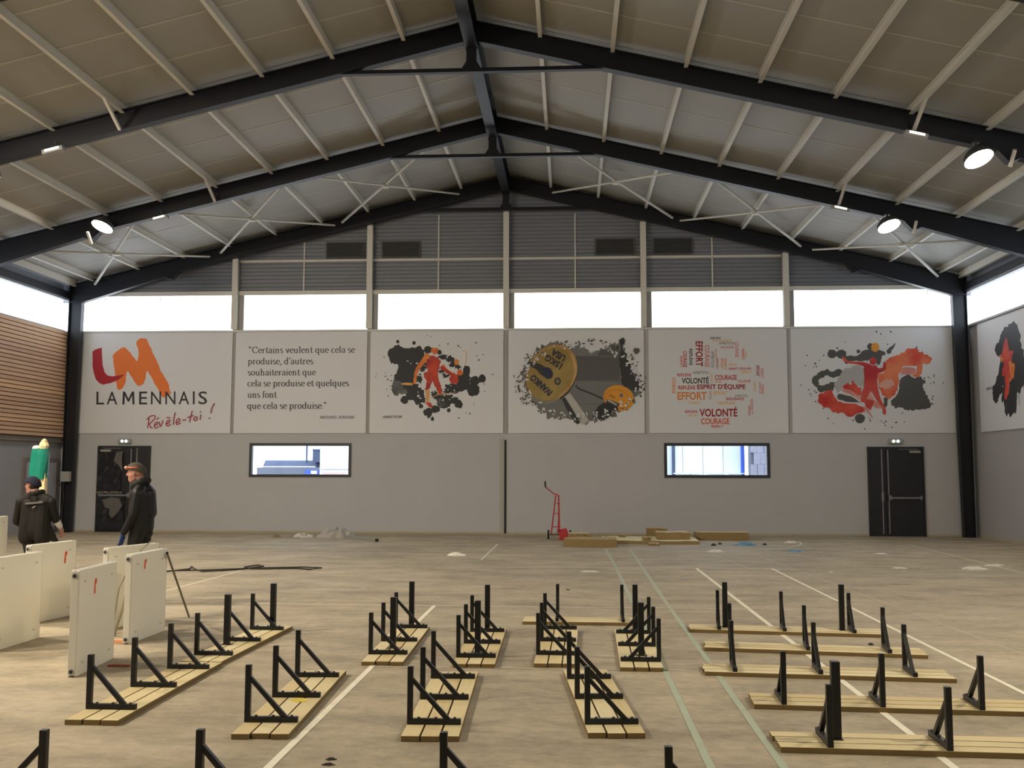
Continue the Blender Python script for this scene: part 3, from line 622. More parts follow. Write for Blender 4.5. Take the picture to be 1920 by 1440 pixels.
# 2 --- quotation, set in a broad-nib serif face drawn from strokes
def arc(cx, cy, rx, ry, a0, a1, n=12): return [(cx+rx*math.cos(R(a0+(a1-a0)*i/n)), cy+ry*math.sin(R(a0+(a1-a0)*i/n))) for i in range(n+1)]
S_ = lambda x, y, w_=.1: ('s', x, y, w_)      # serif bar
G = {  # glyph: (advance, [strokes / serifs]);  x-height .46, caps .7
 'a': (.44, [arc(.20, .33, .13, .13, 160, 20)+[(.33, .06), (.38, .01)], arc(.19, .13, .13, .12, 80, 340)]),
 'c': (.42, [arc(.23, .23, .17, .22, 50, 310)]), 'e': (.42, [[(.07, .25), (.37, .25)]+arc(.22, .23, .16, .22, 10, 315)]),
 'd': (.52, [arc(.22, .23, .16, .22, 40, 320), [(.38, .72), (.38, .03)], S_(.34, .71, .1), S_(.42, .01, .1)]),
 'f': (.32, [[(.14, .01), (.14, .55)]+arc(.26, .57, .12, .14, 180, 60), S_(.14, .01, .2), S_(.15, .44, .24)]),
 'h': (.54, [[(.12, .72), (.12, .01)], arc(.25, .30, .13, .15, 150, 0)+[(.38, .01)], S_(.12, .01, .2), S_(.38, .01, .2), S_(.08, .71, .1)]),
 'i': (.27, [[(.13, .45), (.13, .01)], S_(.13, .01, .2), S_(.09, .44, .1), ('d', .13, .63)]),
 'l': (.27, [[(.13, .72), (.13, .01)], S_(.13, .01, .2), S_(.09, .71, .1)]),
 'n': (.54, [[(.12, .45), (.12, .01)], arc(.25, .30, .13, .15, 150, 0)+[(.38, .01)], S_(.12, .01, .2), S_(.38, .01, .2), S_(.08, .44, .1)]),
 'o': (.48, [arc(.23, .23, .18, .22, 0, 360, 20)]),
 'p': (.52, [[(.12, .45), (.12, -.22)], arc(.28, .23, .16, .22, 140, -140), S_(.12, -.22, .2), S_(.08, .44, .1)]),
 'q': (.52, [[(.38, .45), (.38, -.22)], arc(.22, .23, .16, .22, 40, 320), S_(.38, -.22, .2)]),
 'r': (.38, [[(.12, .45), (.12, .01)], arc(.26, .28, .14, .16, 160, 60), S_(.12, .01, .2), S_(.08, .44, .1)]),
 's': (.36, [arc(.18, .34, .11, .11, 40, 250)+arc(.18, .12, .12, .12, 90, -140)]),
 't': (.32, [[(.14, .60), (.14, .12)]+arc(.23, .11, .09, .10, 180, 320), S_(.16, .44, .22)]),
 'u': (.54, [[(.11, .45), (.11, .17)]+arc(.24, .17, .13, .16, 180, 320), [(.39, .45), (.39, .01)], S_(.08, .44, .1), S_(.35, .44, .1), S_(.42, .01, .1)]),
 'v': (.46, [[(.07, .45), (.23, .01), (.39, .45)], S_(.07, .44, .16), S_(.39, .44, .16)]),
 'C': (.66, [arc(.34, .35, .27, .34, 40, 320), [(.56, .66), (.56, .52)]]),
 ',': (.22, [[(.10, .05), (.11, -.02), (.06, -.12)], ('d', .1, .04)]), '.': (.22, [('d', .1, .04)]), "'": (.2, [[(.11, .70), (.10, .62), (.06, .54)], ('d', .1, .68)]),
 '"': (.36, [[(.09, .70), (.07, .56)], [(.21, .70), (.19, .56)], ('d', .09, .66), ('d', .21, .66)]), ' ': (.24, []),
 'M': (.86, [[(.1, .01), (.12, .68), (.42, .05), (.72, .68), (.74, .01)], S_(.1, .01, .2), S_(.74, .01, .2), S_(.1, .69, .14), S_(.74, .69, .14)]),
 'I': (.36, [[(.18, .69), (.18, .01)], S_(.18, .01, .22), S_(.18, .69, .22)]), 'H': (.76, [[(.14, .69), (.14, .01)], [(.60, .69), (.60, .01)], [(.14, .36), (.6, .36)], S_(.14, .01, .2), S_(.6, .01, .2), S_(.14, .69, .2), S_(.6, .69, .2)]),
 'A': (.72, [[(.08, .01), (.36, .70), (.64, .01)], [(.19, .25), (.53, .25)], S_(.08, .01, .18), S_(.64, .01, .2)]),
 'E': (.62, [[(.14, .69), (.14, .01), (.52, .01), (.53, .14)], [(.14, .36), (.42, .36)], [(.14, .69), (.5, .69), (.51, .57)]]), 'L': (.6, [[(.14, .69), (.14, .01), (.52, .01), (.54, .16)], S_(.14, .69, .22)]),
 'J': (.4, [[(.22, .69), (.22, .05), (.14, -.06), (.06, -.04)], S_(.22, .69, .22)]), 'O': (.76, [arc(.37, .35, .31, .34, 0, 360, 22)]),
 'R': (.68, [[(.14, .69), (.14, .01)], [(.14, .68)]+arc(.33, .52, .17, .16, 80, -90)+[(.14, .36)], [(.34, .35), (.6, .01)], S_(.14, .01, .22), S_(.6, .01, .14)]),
 'D': (.76, [[(.14, .69), (.14, .01)], [(.14, .68)]+arc(.32, .35, .34, .33, 85, -85)+[(.14, .02)]]), 'N': (.78, [[(.14, .01), (.14, .68), (.62, .02), (.62, .69)], S_(.14, .01, .18), S_(.62, .69, .18)]),
 'B': (.64, [[(.14, .69), (.14, .01)], [(.14, .68)]+arc(.32, .53, .16, .15, 85, -90)+[(.16, .37), (.3, .37)]+arc(.34, .20, .2, .18, 80, -90)+[(.14, .01)]]),
 'T': (.64, [[(.32, .69), (.32, .01)], [(.06, .56), (.08, .69), (.56, .69), (.58, .56)], S_(.32, .01, .22)]),
}
def serif_line(p, s, x0, yb, x1, xh, m, slant=0, name='lettering'):
    """x0..x1 width of the line, yb baseline, xh height of one em, all in panel measure"""
    adv = sum(G[c][0] for c in s); kx = (x1-x0)/adv; ky = xh; polys = []; cx = 0
    for c in s:
        for st_ in G[c][1]:
            if st_[0] == 's':
                _, x, y, w_ = st_; polys.append([(cx+x-w_*.6, y-.020), (cx+x+w_*.6, y-.020), (cx+x+w_*.6, y+.018), (cx+x-w_*.6, y+.018)])
            elif st_[0] == 'd': polys.append([(cx+st_[1]+.05*math.cos(k*.785), st_[2]+.05*math.sin(k*.785)) for k in range(8)])
            else:
                for (ax, ay), (bx_, by_) in zip(st_, st_[1:]):
                    # broad nib: thick on uprights, thin on horizontals
                    dx, dy = bx_-ax, by_-ay; L = math.hypot(dx, dy) or 1e-6; wv = .019+.040*abs(dy)/L; nx, ny = -dy/L*wv, dx/L*wv; ex, ey = dx/L*.012, dy/L*.012
                    polys.append([(cx+ax+nx-ex, ay+ny-ey), (cx+ax-nx-ex, ay-ny-ey), (cx+bx_-nx+ex, by_-ny+ey), (cx+bx_+nx+ex, by_+ny+ey)])
        cx += G[c][0]
    o = p.many([[(x0+(x+slant*y)*kx, yb-y*ky) for x, y in q] for q in polys], m, name)
    if ky < 50: o['kind'] = 'stuff'        # small captions: letters too small to pick apart
    return o
p = Panel('white panel with a six line quotation in dark serif lettering', -9.04, -5.45).frame(46, 908, 84, 748, -14, -4)
for s, y, x0, x1 in (('"Certains veulent que cela se', 222, 130, 828), ('produise, d\'autres', 296, 124, 556), ('souhaiteraient que', 369, 124, 574), ('cela se produise et quelques', 441, 122, 792), ('uns font', 515, 124, 318), ('que cela se produise."', 588, 122, 650)):
    serif_line(p, s, x0, y, x1, 60, M_ink2)
serif_line(p, 'MICHAEL JORDAN', 602, 652, 826, 25, M_ink2, .18)
# 3 --- ink splash with a red player
I_fig = mat('print_figure_red', (150, 24, 26), .6, rgb2=(206, 70, 36), scale=2.2); I_fig2 = mat('print_figure_orange', (206, 92, 34), .6, rgb2=(226, 142, 58), scale=3)
I_ywl = mat('print_ochre', (216, 160, 92), .6, var=.1); I_splash = mat('print_ink_splash', (38, 40, 43), .6, var=.12, scale=3); I_wash = mat('print_ink_wash', (96, 98, 98), .6, rgb2=(58, 60, 62), scale=3)
p = Panel('white panel with black ink splashes around an orange and red running player', -5.36, -1.79).frame(-34, 1782, 18, 1392, 2, -14)
p.many([blob(330, 340, 118, 128, spikes=.12), blob(560, 340, 150, 115, rough=.16, spikes=.15), blob(455, 560, 130, 150, rough=.2), blob(640, 470, 110, 90, rough=.2), blob(450, 650, 160, 110, rough=.16), blob(520, 800, 130, 90, rough=.2), blob(440, 945, 52, 55), blob(530, 900, 70, 50), blob(640, 900, 80, 120, rough=.2), blob(665, 1030, 30, 30),
        blob(1230, 690, 100, 130, rough=.12), blob(1280, 560, 48, 75), blob(1390, 690, 70, 60), blob(1370, 810, 85, 90, rough=.07), blob(1490, 662, 50, 55, rough=.06), blob(1090, 800, 120, 70, rough=.2), blob(960, 920, 130, 60, rough=.25), blob(1120, 960, 80, 45, rough=.25), blob(1175, 1010, 55, 45, spikes=.2), blob(980, 1010, 90, 45, rough=.25), blob(760, 1110, 65, 55, rough=.14), blob(860, 1070, 60, 50), blob(820, 1200, 22, 30), blob(770, 1170, 25, 20),
        blob(755, 270, 56, 50), blob(910, 305, 32, 34), blob(960, 370, 60, 35, rough=.3), blob(1060, 400, 60, 40, rough=.3), blob(1120, 480, 80, 40, rough=.3, ang=.4), blob(340, 158, 22, 26), blob(563, 177, 24, 26), blob(1040, 1085, 26, 28), blob(640, 660, 40, 60, rough=.3), blob(840, 860, 48, 36), blob(940, 560, 40, 36, rough=.3), blob(1000, 620, 50, 30, rough=.3)], I_splash, 'ink_splash')
p.many([blob(340, 780, 80, 105, rough=.15), blob(420, 830, 60, 40, rough=.2)], I_wash, 'ink_wash'); p.flat(blob(940, 990, 60, 60, rough=.2), I_wash, 'ink_wash')
sp = []
for _ in range(34):
    a = rnd.uniform(0, 6.28); rr = rnd.uniform(.9, 1.25); sp.append(blob(880+720*rr*math.cos(a)*.95, 640+470*rr*math.sin(a), rnd.uniform(5, 13), rnd.uniform(5, 13), 8, .2, seed=_))
p.many(sp, I_splash, 'ink_specks')
p.many([blob(820+rnd.uniform(-230, 330), 700+rnd.uniform(-270, 260), rnd.uniform(6, 20), rnd.uniform(5, 14), 10, .3, seed=k) for k in range(40)], M_panel, 'paint_flecks')
p.many([blob(845, 285, 50, 45, rough=.15, spikes=.2), brush([(760, 330), (690, 430), (610, 540), (585, 640), (575, 730)], [70, 65, 50, 40, 36]), brush([(950, 480), (1020, 560), (1090, 600)], [50, 45, 40]), blob(1145, 440, 32, 42, rough=.15), blob(1190, 580, 40, 42, rough=.15)], I_fig2, 'orange_paint')
p.many([ragged([(735, 400), (800, 350), (900, 380), (930, 440), (900, 540), (890, 620), (920, 720), (945, 800), (950, 870), (905, 880), (870, 780), (820, 690), (790, 790), (740, 815), (715, 800), (745, 700), (705, 650), (700, 590), (750, 560), (740, 480)], 9, 5), blob(1110, 665, 62, 72, rough=.12), brush([(930, 500), (1010, 560), (1100, 620)], [50, 44, 30])], I_fig, 'player_figure')
p.many([brush([(750, 810), (755, 900), (750, 985)], [56, 48, 34]), brush([(550, 735), (470, 730), (400, 730)], [30, 34, 18])], I_ywl, 'ochre_paint')
p.many([ragged([(725, 985), (790, 980), (830, 1040), (815, 1058), (770, 1040)], 5, 2)], I_fig, 'player_shoe')
p.flat(brush([(800, 925), (900, 870), (960, 880), (1150, 840)], [7, 9, 7, 4]), I_ywl, 'ochre_line'); p.flat(brush([(1250, 500), (1275, 400), (1268, 300), (1215, 290)], [3, 9, 8, 4]), I_ywl, 'ochre_line')
serif_line(p, 'AMBITION', 145, 1188, 408, 46, M_ink2, .18)
# 4 --- barbell photograph with torn edges
p = Panel('white panel with a torn-edged photo of a yellow barbell plate', -1.66, 1.92).frame(-50, 1758, 15, 1390, 0, 12)
I_ph = mat('photo_grey', (112, 112, 110), .6, var=.10, scale=1.5); I_phd = mat('photo_dark', (48, 49, 51), .6, var=.25, scale=5); I_phm = mat('photo_mid', (84, 84, 83), .6, var=.12, scale=2)
I_gold = mat('photo_gold', (140, 116, 56), .6, rgb2=(160, 136, 76), scale=1.3); I_gold2 = mat('photo_brass_rim', (150, 110, 52), .6, rgb2=(178, 142, 88), scale=2); I_yel = mat('photo_yellow', (214, 146, 40), .6, var=.08, scale=2); I_yel2 = mat('photo_amber', (184, 116, 32), .6, var=.1); I_st = mat('photo_steel', (176, 174, 168), .5, var=.08, scale=3)
I_navy = mat('photo_navy', (38, 42, 66), .6, var=.1)
p.flat(ragged([(120, 600), (180, 470), (300, 300), (420, 210), (560, 175), (700, 200), (800, 235), (960, 225), (1030, 290), (1090, 330), (1180, 260), (1300, 220), (1420, 190), (1500, 210), (1510, 330), (1540, 420), (1600, 480), (1620, 600), (1690, 690), (1700, 830), (1640, 960), (1560, 1040), (1440, 1110), (1280, 1180), (1150, 1230), (1000, 1260), (880, 1240), (760, 1200), (600, 1190), (500, 1200), (440, 1120), (330, 1040), (230, 960), (190, 820), (150, 740)], 34, 9, 5), I_ph, 'photo_wall')
p.many([ragged([(830, 360), (1440, 380), (1440, 690), (850, 680)], 3, 1), ragged([(1190, 280), (1430, 230), (1430, 370), (1150, 360)], 14, 1)], I_phm, 'photo_blocks')
p.many([ragged([(1440, 150), (1495, 140), (1490, 300), (1580, 460), (1620, 620), (1690, 700), (1690, 820), (1610, 830), (1480, 750), (1450, 560), (1430, 380), (1450, 300)], 16, 5, 5)], I_phd, 'photo_shadow')
p.many([brush([(830, 690), (1450, 700)], [12, 10]), brush([(870, 1010), (1170, 1000)], [8, 8]), brush([(850, 372), (1440, 382)], [8, 8])], I_phm, 'photo_joint')
p.many([brush([(700, 920), (780, 1080), (850, 1180), (900, 1260)], [70, 80, 80, 60])], I_phd, 'bar_shadow')
p.many([brush([(740, 880), (830, 1010), (900, 1120), (985, 1255)], [84, 96, 104, 110])], I_st, 'bar')
p.many([brush([(850, 750), (900, 800), (1050, 860), (1215, 935)], [16, 22, 24, 22])], I_phd, 'bar_knurling')
ell = lambda cx, cy, rx, ry, ang=0, n=48: blob(cx, cy, rx, ry, n, 0, ang=ang, seed=1)
p.flat(ell(525, 610, 395, 330, -1.08), I_phd, 'plate_shadow'); p.flat(ell(530, 588, 402, 322, -1.02), I_gold2, 'plate_rim'); p.flat(ell(510, 600, 372, 282, -1.02), I_gold, 'plate_face')
p.many([brush([(215, 840), (300, 930), (420, 975), (520, 975), (640, 930)], [18, 44, 54, 44, 20])], mat('photo_grey_rim', (128, 126, 112), .6), 'plate_edge')
p.many([brush([(790, 760), (850, 600), (845, 480), (800, 330)], [12, 30, 26, 10])], mat('photo_brass_glint', (196, 160, 100), .5), 'plate_glint')
p.many([brush([(220, 460), (340, 500), (420, 560), (500, 620)], [56, 84, 120, 100])], I_phd, 'hub'); p.flat(ell(480, 590, 66, 84, -.5), I_navy, 'hub_cap')
def rot_text(p, s, cx, cy, wd, ht, deg, m, bold=.05, name='lettering'):
    if (s, bold) not in TM: put_text(p, s, 0, 0, 1, 1, m, 0, bold, 'tmp'); bpy.data.objects.remove(next(o for o in bpy.data.objects if o.name.startswith('tmp')))
    V, Fc = TM[(s, bold)]; ax, bx_ = min(v.x for v in V), max(v.x for v in V); ay, by_ = min(v.y for v in V), max(v.y for v in V); yy = p.y(); b = MB(); c, sn = math.cos(R(deg)), math.sin(R(deg))
    for v in V:
        u, w_ = ((v.x-ax)/(bx_-ax)-.5)*wd, ((v.y-ay)/(by_-ay)-.5)*ht
        X, Z = p.map(cx+u*c+w_*sn, cy+u*sn-w_*c); b.v.append((X, yy, Z))
    b.f = Fc; b.m = [0]*len(Fc); b.build(name, m, p.t, recalc=False)
rot_text(p, 'USA', 620, 350, 210, 96, 212, I_phd); rot_text(p, '15KG', 560, 440, 250, 92, 212, I_phd); rot_text(p, 'IVANKO', 390, 750, 350, 92, 222, I_navy)
p.many([ell(612, 700, 44, 50), ], I_phd, 'plate_bolt'); p.many([ell(612, 700, 26, 30)], mat('photo_bolt', (120, 112, 86), .6), 'plate_bolt')
p.flat(ell(1425, 925, 205, 168, .25), I_yel, 'far_plate'); p.flat(ell(1400, 950, 165, 140, .25), I_yel2, 'far_plate_ring'); p.flat(ell(1402, 955, 158, 134, .25), I_yel, 'far_plate_face')
p.many([ell(1460, 890, 24, 26)], mat('photo_violet', (108, 92, 130), .6), 'far_plate_bolt'); p.many([brush([(1300, 880), (1375, 925)], [40, 34]), brush([(1540, 930), (1575, 955)], [14, 14])], I_yel2, 'far_plate_mark')
p.many([ragged([(1125, 1190), (1120, 1100), (1160, 1030), (1230, 985), (1300, 985), (1420, 1060), (1415, 1090), (1330, 1080), (1290, 1180), (1200, 1200)], 10, 7)], mat('photo_black_plate', (30, 30, 32), .5), 'black_plate')
p.many([brush([(1265, 965), (1340, 990), (1420, 1030)], [50, 56, 60])], I_phd, 'far_hub'); p.many([brush([(1280, 955), (1345, 985), (1400, 1020)], [20, 22, 20])], I_st, 'far_hub_glint')
fl1, fl2, fl3 = [], [], []
for k in range(150):
    a = rnd.uniform(0, 6.28); rr = rnd.uniform(.93, 1.09); x, y = 900+810*rr*math.cos(a), 690+520*rr*math.sin(a)
    (fl1 if k % 3 == 0 else fl2).append(blob(x, y, rnd.uniform(7, 26), rnd.uniform(5, 14), 8, .35, ang=rnd.uniform(0, 3), seed=k))
for k in range(130):
    a = rnd.uniform(0, 6.28); rr = rnd.uniform(.86, 1.02); fl3.append(blob(900+800*rr*math.cos(a), 690+515*rr*math.sin(a), rnd.uniform(8, 30), rnd.uniform(6, 16), 8, .4, ang=rnd.uniform(0, 3), seed=k+300))
p.many(fl2, I_phm, 'torn_flecks'); p.many(fl1, I_phd, 'torn_flecks'); p.many(fl3, M_panel, 'torn_flecks')
p.many([blob(1470, 170, 40, 42, rough=.2)], I_phd, 'torn_flecks'); p.many([blob(1660, 300, 40, 42, rough=.2)], I_phm, 'torn_flecks')
# 5 --- word cloud
p = Panel('white panel with a cloud of red, orange and black words', 2.04, 5.63).frame(-62, 1808, -8, 1393, 4, 20)
C_ = {k: mat('word_'+k, c, .6) for k, c in dict(dred=(150, 26, 36), red=(184, 52, 56), pink=(200, 122, 118), org=(214, 130, 62), oro=(206, 92, 60), yel=(218, 172, 108), blk=(62, 58, 56)).items()}
for s, x0, y0, x1, y1, c, r_ in (('REFLÈXE', 781, 90, 920, 127, 'blk', 0), ('ENDURANCE', 810, 130, 1065, 162, 'yel', 0), ('AMBITION', 893, 165, 1105, 203, 'blk', 0), ('DISCIPLINE', 918, 222, 1098, 255, 'pink', 0),
    ('EFFORT', 578, 155, 678, 495, 'dred', 1), ('REFLÈXE', 493, 255, 547, 480, 'blk', 1), ('COURAGE', 408, 285, 462, 505, 'red', 1), ('RESPECT', 368, 355, 400, 505, 'oro', 1), ('COURAGE', 703, 205, 770, 505, 'pink', 1), ('AMBITION', 788, 290, 830, 510, 'blk', 1),
    ('VOLONTÉ', 838, 252, 875, 388, 'pink', 1), ('EFFORT', 855, 392, 886, 528, 'red', 1), ('EFFORT', 918, 390, 955, 525, 'org', 1), ('RESPECT', 965, 390, 1000, 545, 'org', 1), ('COURAGE', 1115, 165, 1165, 375, 'pink', 1), ('RESPECT', 1203, 262, 1240, 410, 'oro', 1), ('EFFORT', 1246, 300, 1275, 385, 'yel', 1),
    ('EFFORT', 1027, 457, 1145, 490, 'yel', 0), ('ESPRIT D\'ÉQUIPE', 1028, 506, 1330, 548, 'red', 0), ('RESPECT', 1190, 557, 1335, 590, 'yel', 0), ('EFFORT', 1395, 487, 1440, 632, 'dred', 1), ('RESPECT', 1455, 527, 1495, 655, 'pink', 1),
    ('REFLÈXE', 328, 580, 515, 630, 'red', 0), ('AMBITION', 540, 560, 748, 598, 'blk', 0), ('VOLONTÉ', 388, 628, 755, 728, 'blk', 0), ('COURAGE', 840, 612, 1135, 680, 'red', 0), ('EFFORT', 772, 590, 805, 725, 'yel', 1), ('EFFORT', 837, 692, 940, 718, 'org', 0), ('VOLONTÉ', 1145, 672, 1318, 715, 'oro', 0),
    ('RESPECT', 1360, 705, 1390, 845, 'yel', 1), ('AMBITION', 1430, 712, 1462, 865, 'red', 1), ('COURAGE', 1466, 740, 1497, 865, 'oro', 1), ('COURAGE', 255, 645, 305, 860, 'org', 1), ('REFLÈXE', 340, 742, 572, 805, 'red', 0), ('ESPRIT D\'ÉQUIPE', 597, 722, 1250, 815, 'dred', 0),
    ('EFFORT', 328, 838, 725, 948, 'org', 0), ('AMBITION', 757, 822, 788, 940, 'red', 1), ('EFFORT', 813, 830, 1010, 880, 'yel', 0), ('AMBITION', 1105, 877, 1275, 910, 'blk', 0), ('ENDURANCE', 987, 914, 1230, 953, 'red', 0), ('COURAGE', 475, 965, 625, 1000, 'yel', 0), ('DISCIPLINE', 875, 970, 1105, 1010, 'yel', 0),
    ('RESPECT', 1315, 940, 1350, 1140, 'pink', 1), ('EFFORT', 1285, 1030, 1311, 1165, 'red', 1), ('REFLÈXE', 430, 1078, 600, 1122, 'red', 0), ('VOLONTÉ', 625, 1040, 1138, 1172, 'dred', 0), ('EFFORT', 470, 1142, 600, 1170, 'yel', 0), ('COURAGE', 645, 1192, 1030, 1275, 'oro', 0), ('RESPECT', 785, 1285, 943, 1320, 'red', 0)):
    put_text(p, s, x0, y0, x1, y1, C_[c], r_, .030, 'word')
# 6 --- volleyball player in watercolour
I_wr = mat('watercolour_red', (184, 36, 36), .6, rgb2=(214, 84, 62), scale=1.8); I_wo = mat('watercolour_orange', (206, 66, 48), .6, rgb2=(224, 128, 84), scale=1.6); I_wp = mat('watercolour_pink', (206, 130, 118), .6, rgb2=(214, 160, 148), scale=2)
I_g = mat('print_slate', (78, 78, 76), .6, var=.06, scale=2); I_lg = mat('print_pale_grey', (172, 170, 168), .6, var=.05)
p = Panel('white panel with a red jumping player, yellow ball and grey splashes', 5.73, 9.87).frame(0, 1845, -26, 1170, 6, 42)
p.flat(ragged([(600, 450), (740, 400), (840, 420), (840, 640), (790, 650), (700, 590), (640, 600), (590, 650), (520, 740), (490, 640), (540, 540)], 12, 2), I_lg, 'grey_wash')
p.many([blob(475, 267, 54, 50, rough=.05), blob(580, 270, 58, 52, rough=.05), ragged([(620, 290), (760, 290), (830, 230), (870, 220), (960, 215), (1060, 240), (1090, 260), (1040, 300), (1020, 380), (990, 400), (930, 320), (880, 350), (760, 345), (680, 350), (640, 385), (605, 350)], 8, 3), blob(775, 240, 22, 22), blob(910, 185, 34, 38), ragged([(1090, 240), (1140, 190), (1195, 145), (1190, 175), (1150, 230), (1155, 260), (1110, 275)], 7, 3),
        ragged([(240, 550), (300, 490), (410, 440), (470, 470), (560, 440), (590, 470), (560, 520), (480, 545), (420, 510), (320, 560), (310, 620), (390, 620), (470, 590), (505, 600), (490, 680), (400, 690), (330, 710), (295, 660), (270, 630), (235, 590)], 9, 4), ragged([(545, 722), (680, 750), (800, 825), (640, 815), (540, 790), (520, 760)], 4, 4),
        ragged([(1240, 600), (1260, 540), (1330, 505), (1400, 550), (1490, 530), (1535, 580), (1500, 650), (1540, 720), (1560, 780), (1610, 830), (1560, 890), (1440, 905), (1340, 920), (1270, 880), (1200, 890), (1130, 850), (1160, 790), (1220, 720)], 14, 6), ragged([(1055, 780), (1085, 755), (1110, 780), (1100, 850), (1080, 900), (1060, 850)], 6, 2), blob(783, 1005, 58, 54, rough=.05)], I_g, 'grey_splash')
sp = []
for k in range(60):
    a = rnd.uniform(0, 6.28); rr = rnd.uniform(.85, 1.2); sp.append(blob(920+700*rr*math.cos(a), 570+500*rr*math.sin(a), rnd.uniform(5, 15), rnd.uniform(5, 11), 8, .25, ang=rnd.uniform(0, 3), seed=k+50))
p.many(sp, I_g, 'grey_specks')
p.many([ragged([(1080, 350), (1200, 290), (1300, 255), (1330, 205), (1420, 205), (1480, 250), (1560, 280), (1615, 330), (1590, 385), (1500, 390), (1430, 410), (1300, 410), (1250, 470), (1230, 560), (1215, 650), (1190, 740), (1125, 790), (1040, 740), (1000, 650), (985, 500), (1070, 470)], 14, 8)], I_wo, 'red_wash')
p.many([ragged([(1430, 400), (1500, 385), (1495, 500), (1450, 540), (1390, 530), (1440, 470)], 10, 1)], I_wo, 'red_wash')
p.many([ragged([(1000, 620), (1080, 560), (1160, 570), (1180, 630), (1080, 670), (1010, 660)], 10, 3), ragged([(1260, 430), (1340, 420), (1420, 440), (1430, 510), (1330, 500), (1260, 520)], 8, 3), ragged([(590, 660), (700, 680), (800, 760), (790, 800), (690, 740), (580, 690)], 6, 2), ragged([(870, 770), (905, 700), (945, 790), (1000, 830), (1045, 900), (960, 880), (930, 850)], 5, 2)], I_wp, 'pink_wash')
p.many([ragged([(305, 740), (380, 700), (460, 675), (490, 750), (530, 810), (620, 830), (760, 850), (835, 890), (840, 930), (760, 950), (650, 985), (600, 940), (470, 940), (430, 885), (380, 882), (310, 830)], 10, 4)], I_wr, 'red_wash')
p.many([ragged([(585, 650), (640, 600), (690, 620), (705, 555), (718, 600), (770, 650), (805, 660), (795, 740), (760, 740), (680, 680)], 6, 4)], I_wr, 'red_wash')
p.many([ragged([(585, 300), (600, 345), (660, 378), (760, 388), (835, 412), (838, 560), (835, 640), (815, 690), (800, 740), (793, 815), (835, 822), (860, 880), (905, 910), (940, 840), (945, 800), (900, 790), (858, 785), (905, 700), (920, 700), (960, 770), (1000, 830), (1040, 880), (1045, 950), (1075, 965), (1085, 920), (1060, 850), (1030, 800), (1010, 740), (995, 680), (985, 600), (985, 500), (1000, 490), (1060, 470), (1085, 440), (1085, 370), (1060, 360), (1050, 430), (1000, 435), (985, 420), (975, 395), (930, 405), (890, 380), (830, 362), (740, 358), (660, 352), (630, 325), (612, 298)], 1.5, 2, 2), ell(940, 352, 40, 44)], mat('player_red', (178, 34, 38), .6, rgb2=(212, 92, 74), scale=.9), 'player_figure')
p.flat(ell(965, 195, 46, 52), mat('ball_yellow', (222, 150, 58), .6, var=.06), 'ball'); p.many([brush([(830, 870), (880, 930), (930, 1000)], [30, 22, 8])], I_wp, 'pink_wash')
# 7 --- board on the right wall
p = Panel('white panel on the right wall with a red figure on dark splashes', -2.1, 2.1, side=23.2).frame(0, 420, -24, 304)
p.many([blob(185, 120, 62, 105, rough=.16, seed=2), blob(160, 60, 36, 40, seed=3), blob(200, 50, 34, 44, seed=4), blob(215, 130, 40, 60, rough=.12, seed=8), blob(120, 70, 20, 20, seed=5), blob(115, 172, 20, 30, seed=6), blob(95, 195, 20, 28, seed=7), blob(165, 215, 34, 50, rough=.2, seed=9), blob(190, 220, 16, 40, seed=10), blob(128, 140, 10, 12, seed=1), blob(130, 215, 6, 10, seed=1), blob(252, 195, 8, 14, seed=1), blob(262, 195, 20, 24, seed=11), blob(330, 120, 60, 70, rough=.2, seed=12)], I_splash, 'ink_splash')
p.many([brush([(150, 225), (152, 262)], [3, 2]), brush([(215, 190), (217, 240)], [3, 2])], M_ink2, 'ink_drip')
p.many([ragged([(150, 60), (162, 44), (172, 60), (175, 85), (200, 80), (190, 110), (172, 120), (172, 160), (168, 190), (150, 225), (140, 215), (148, 180), (150, 150), (132, 150), (145, 110), (118, 92), (140, 88)], 4, 3)], I_wr, 'player_figure')
p.many([ragged([(172, 110), (200, 120), (196, 160), (172, 170)], 5, 3), ragged([(122, 92), (142, 95), (140, 112)], 3, 3)], I_fig2, 'orange_paint')
serif_line(p, 'AMBITION', 42, 182, 82, 12, M_ink2, .18)

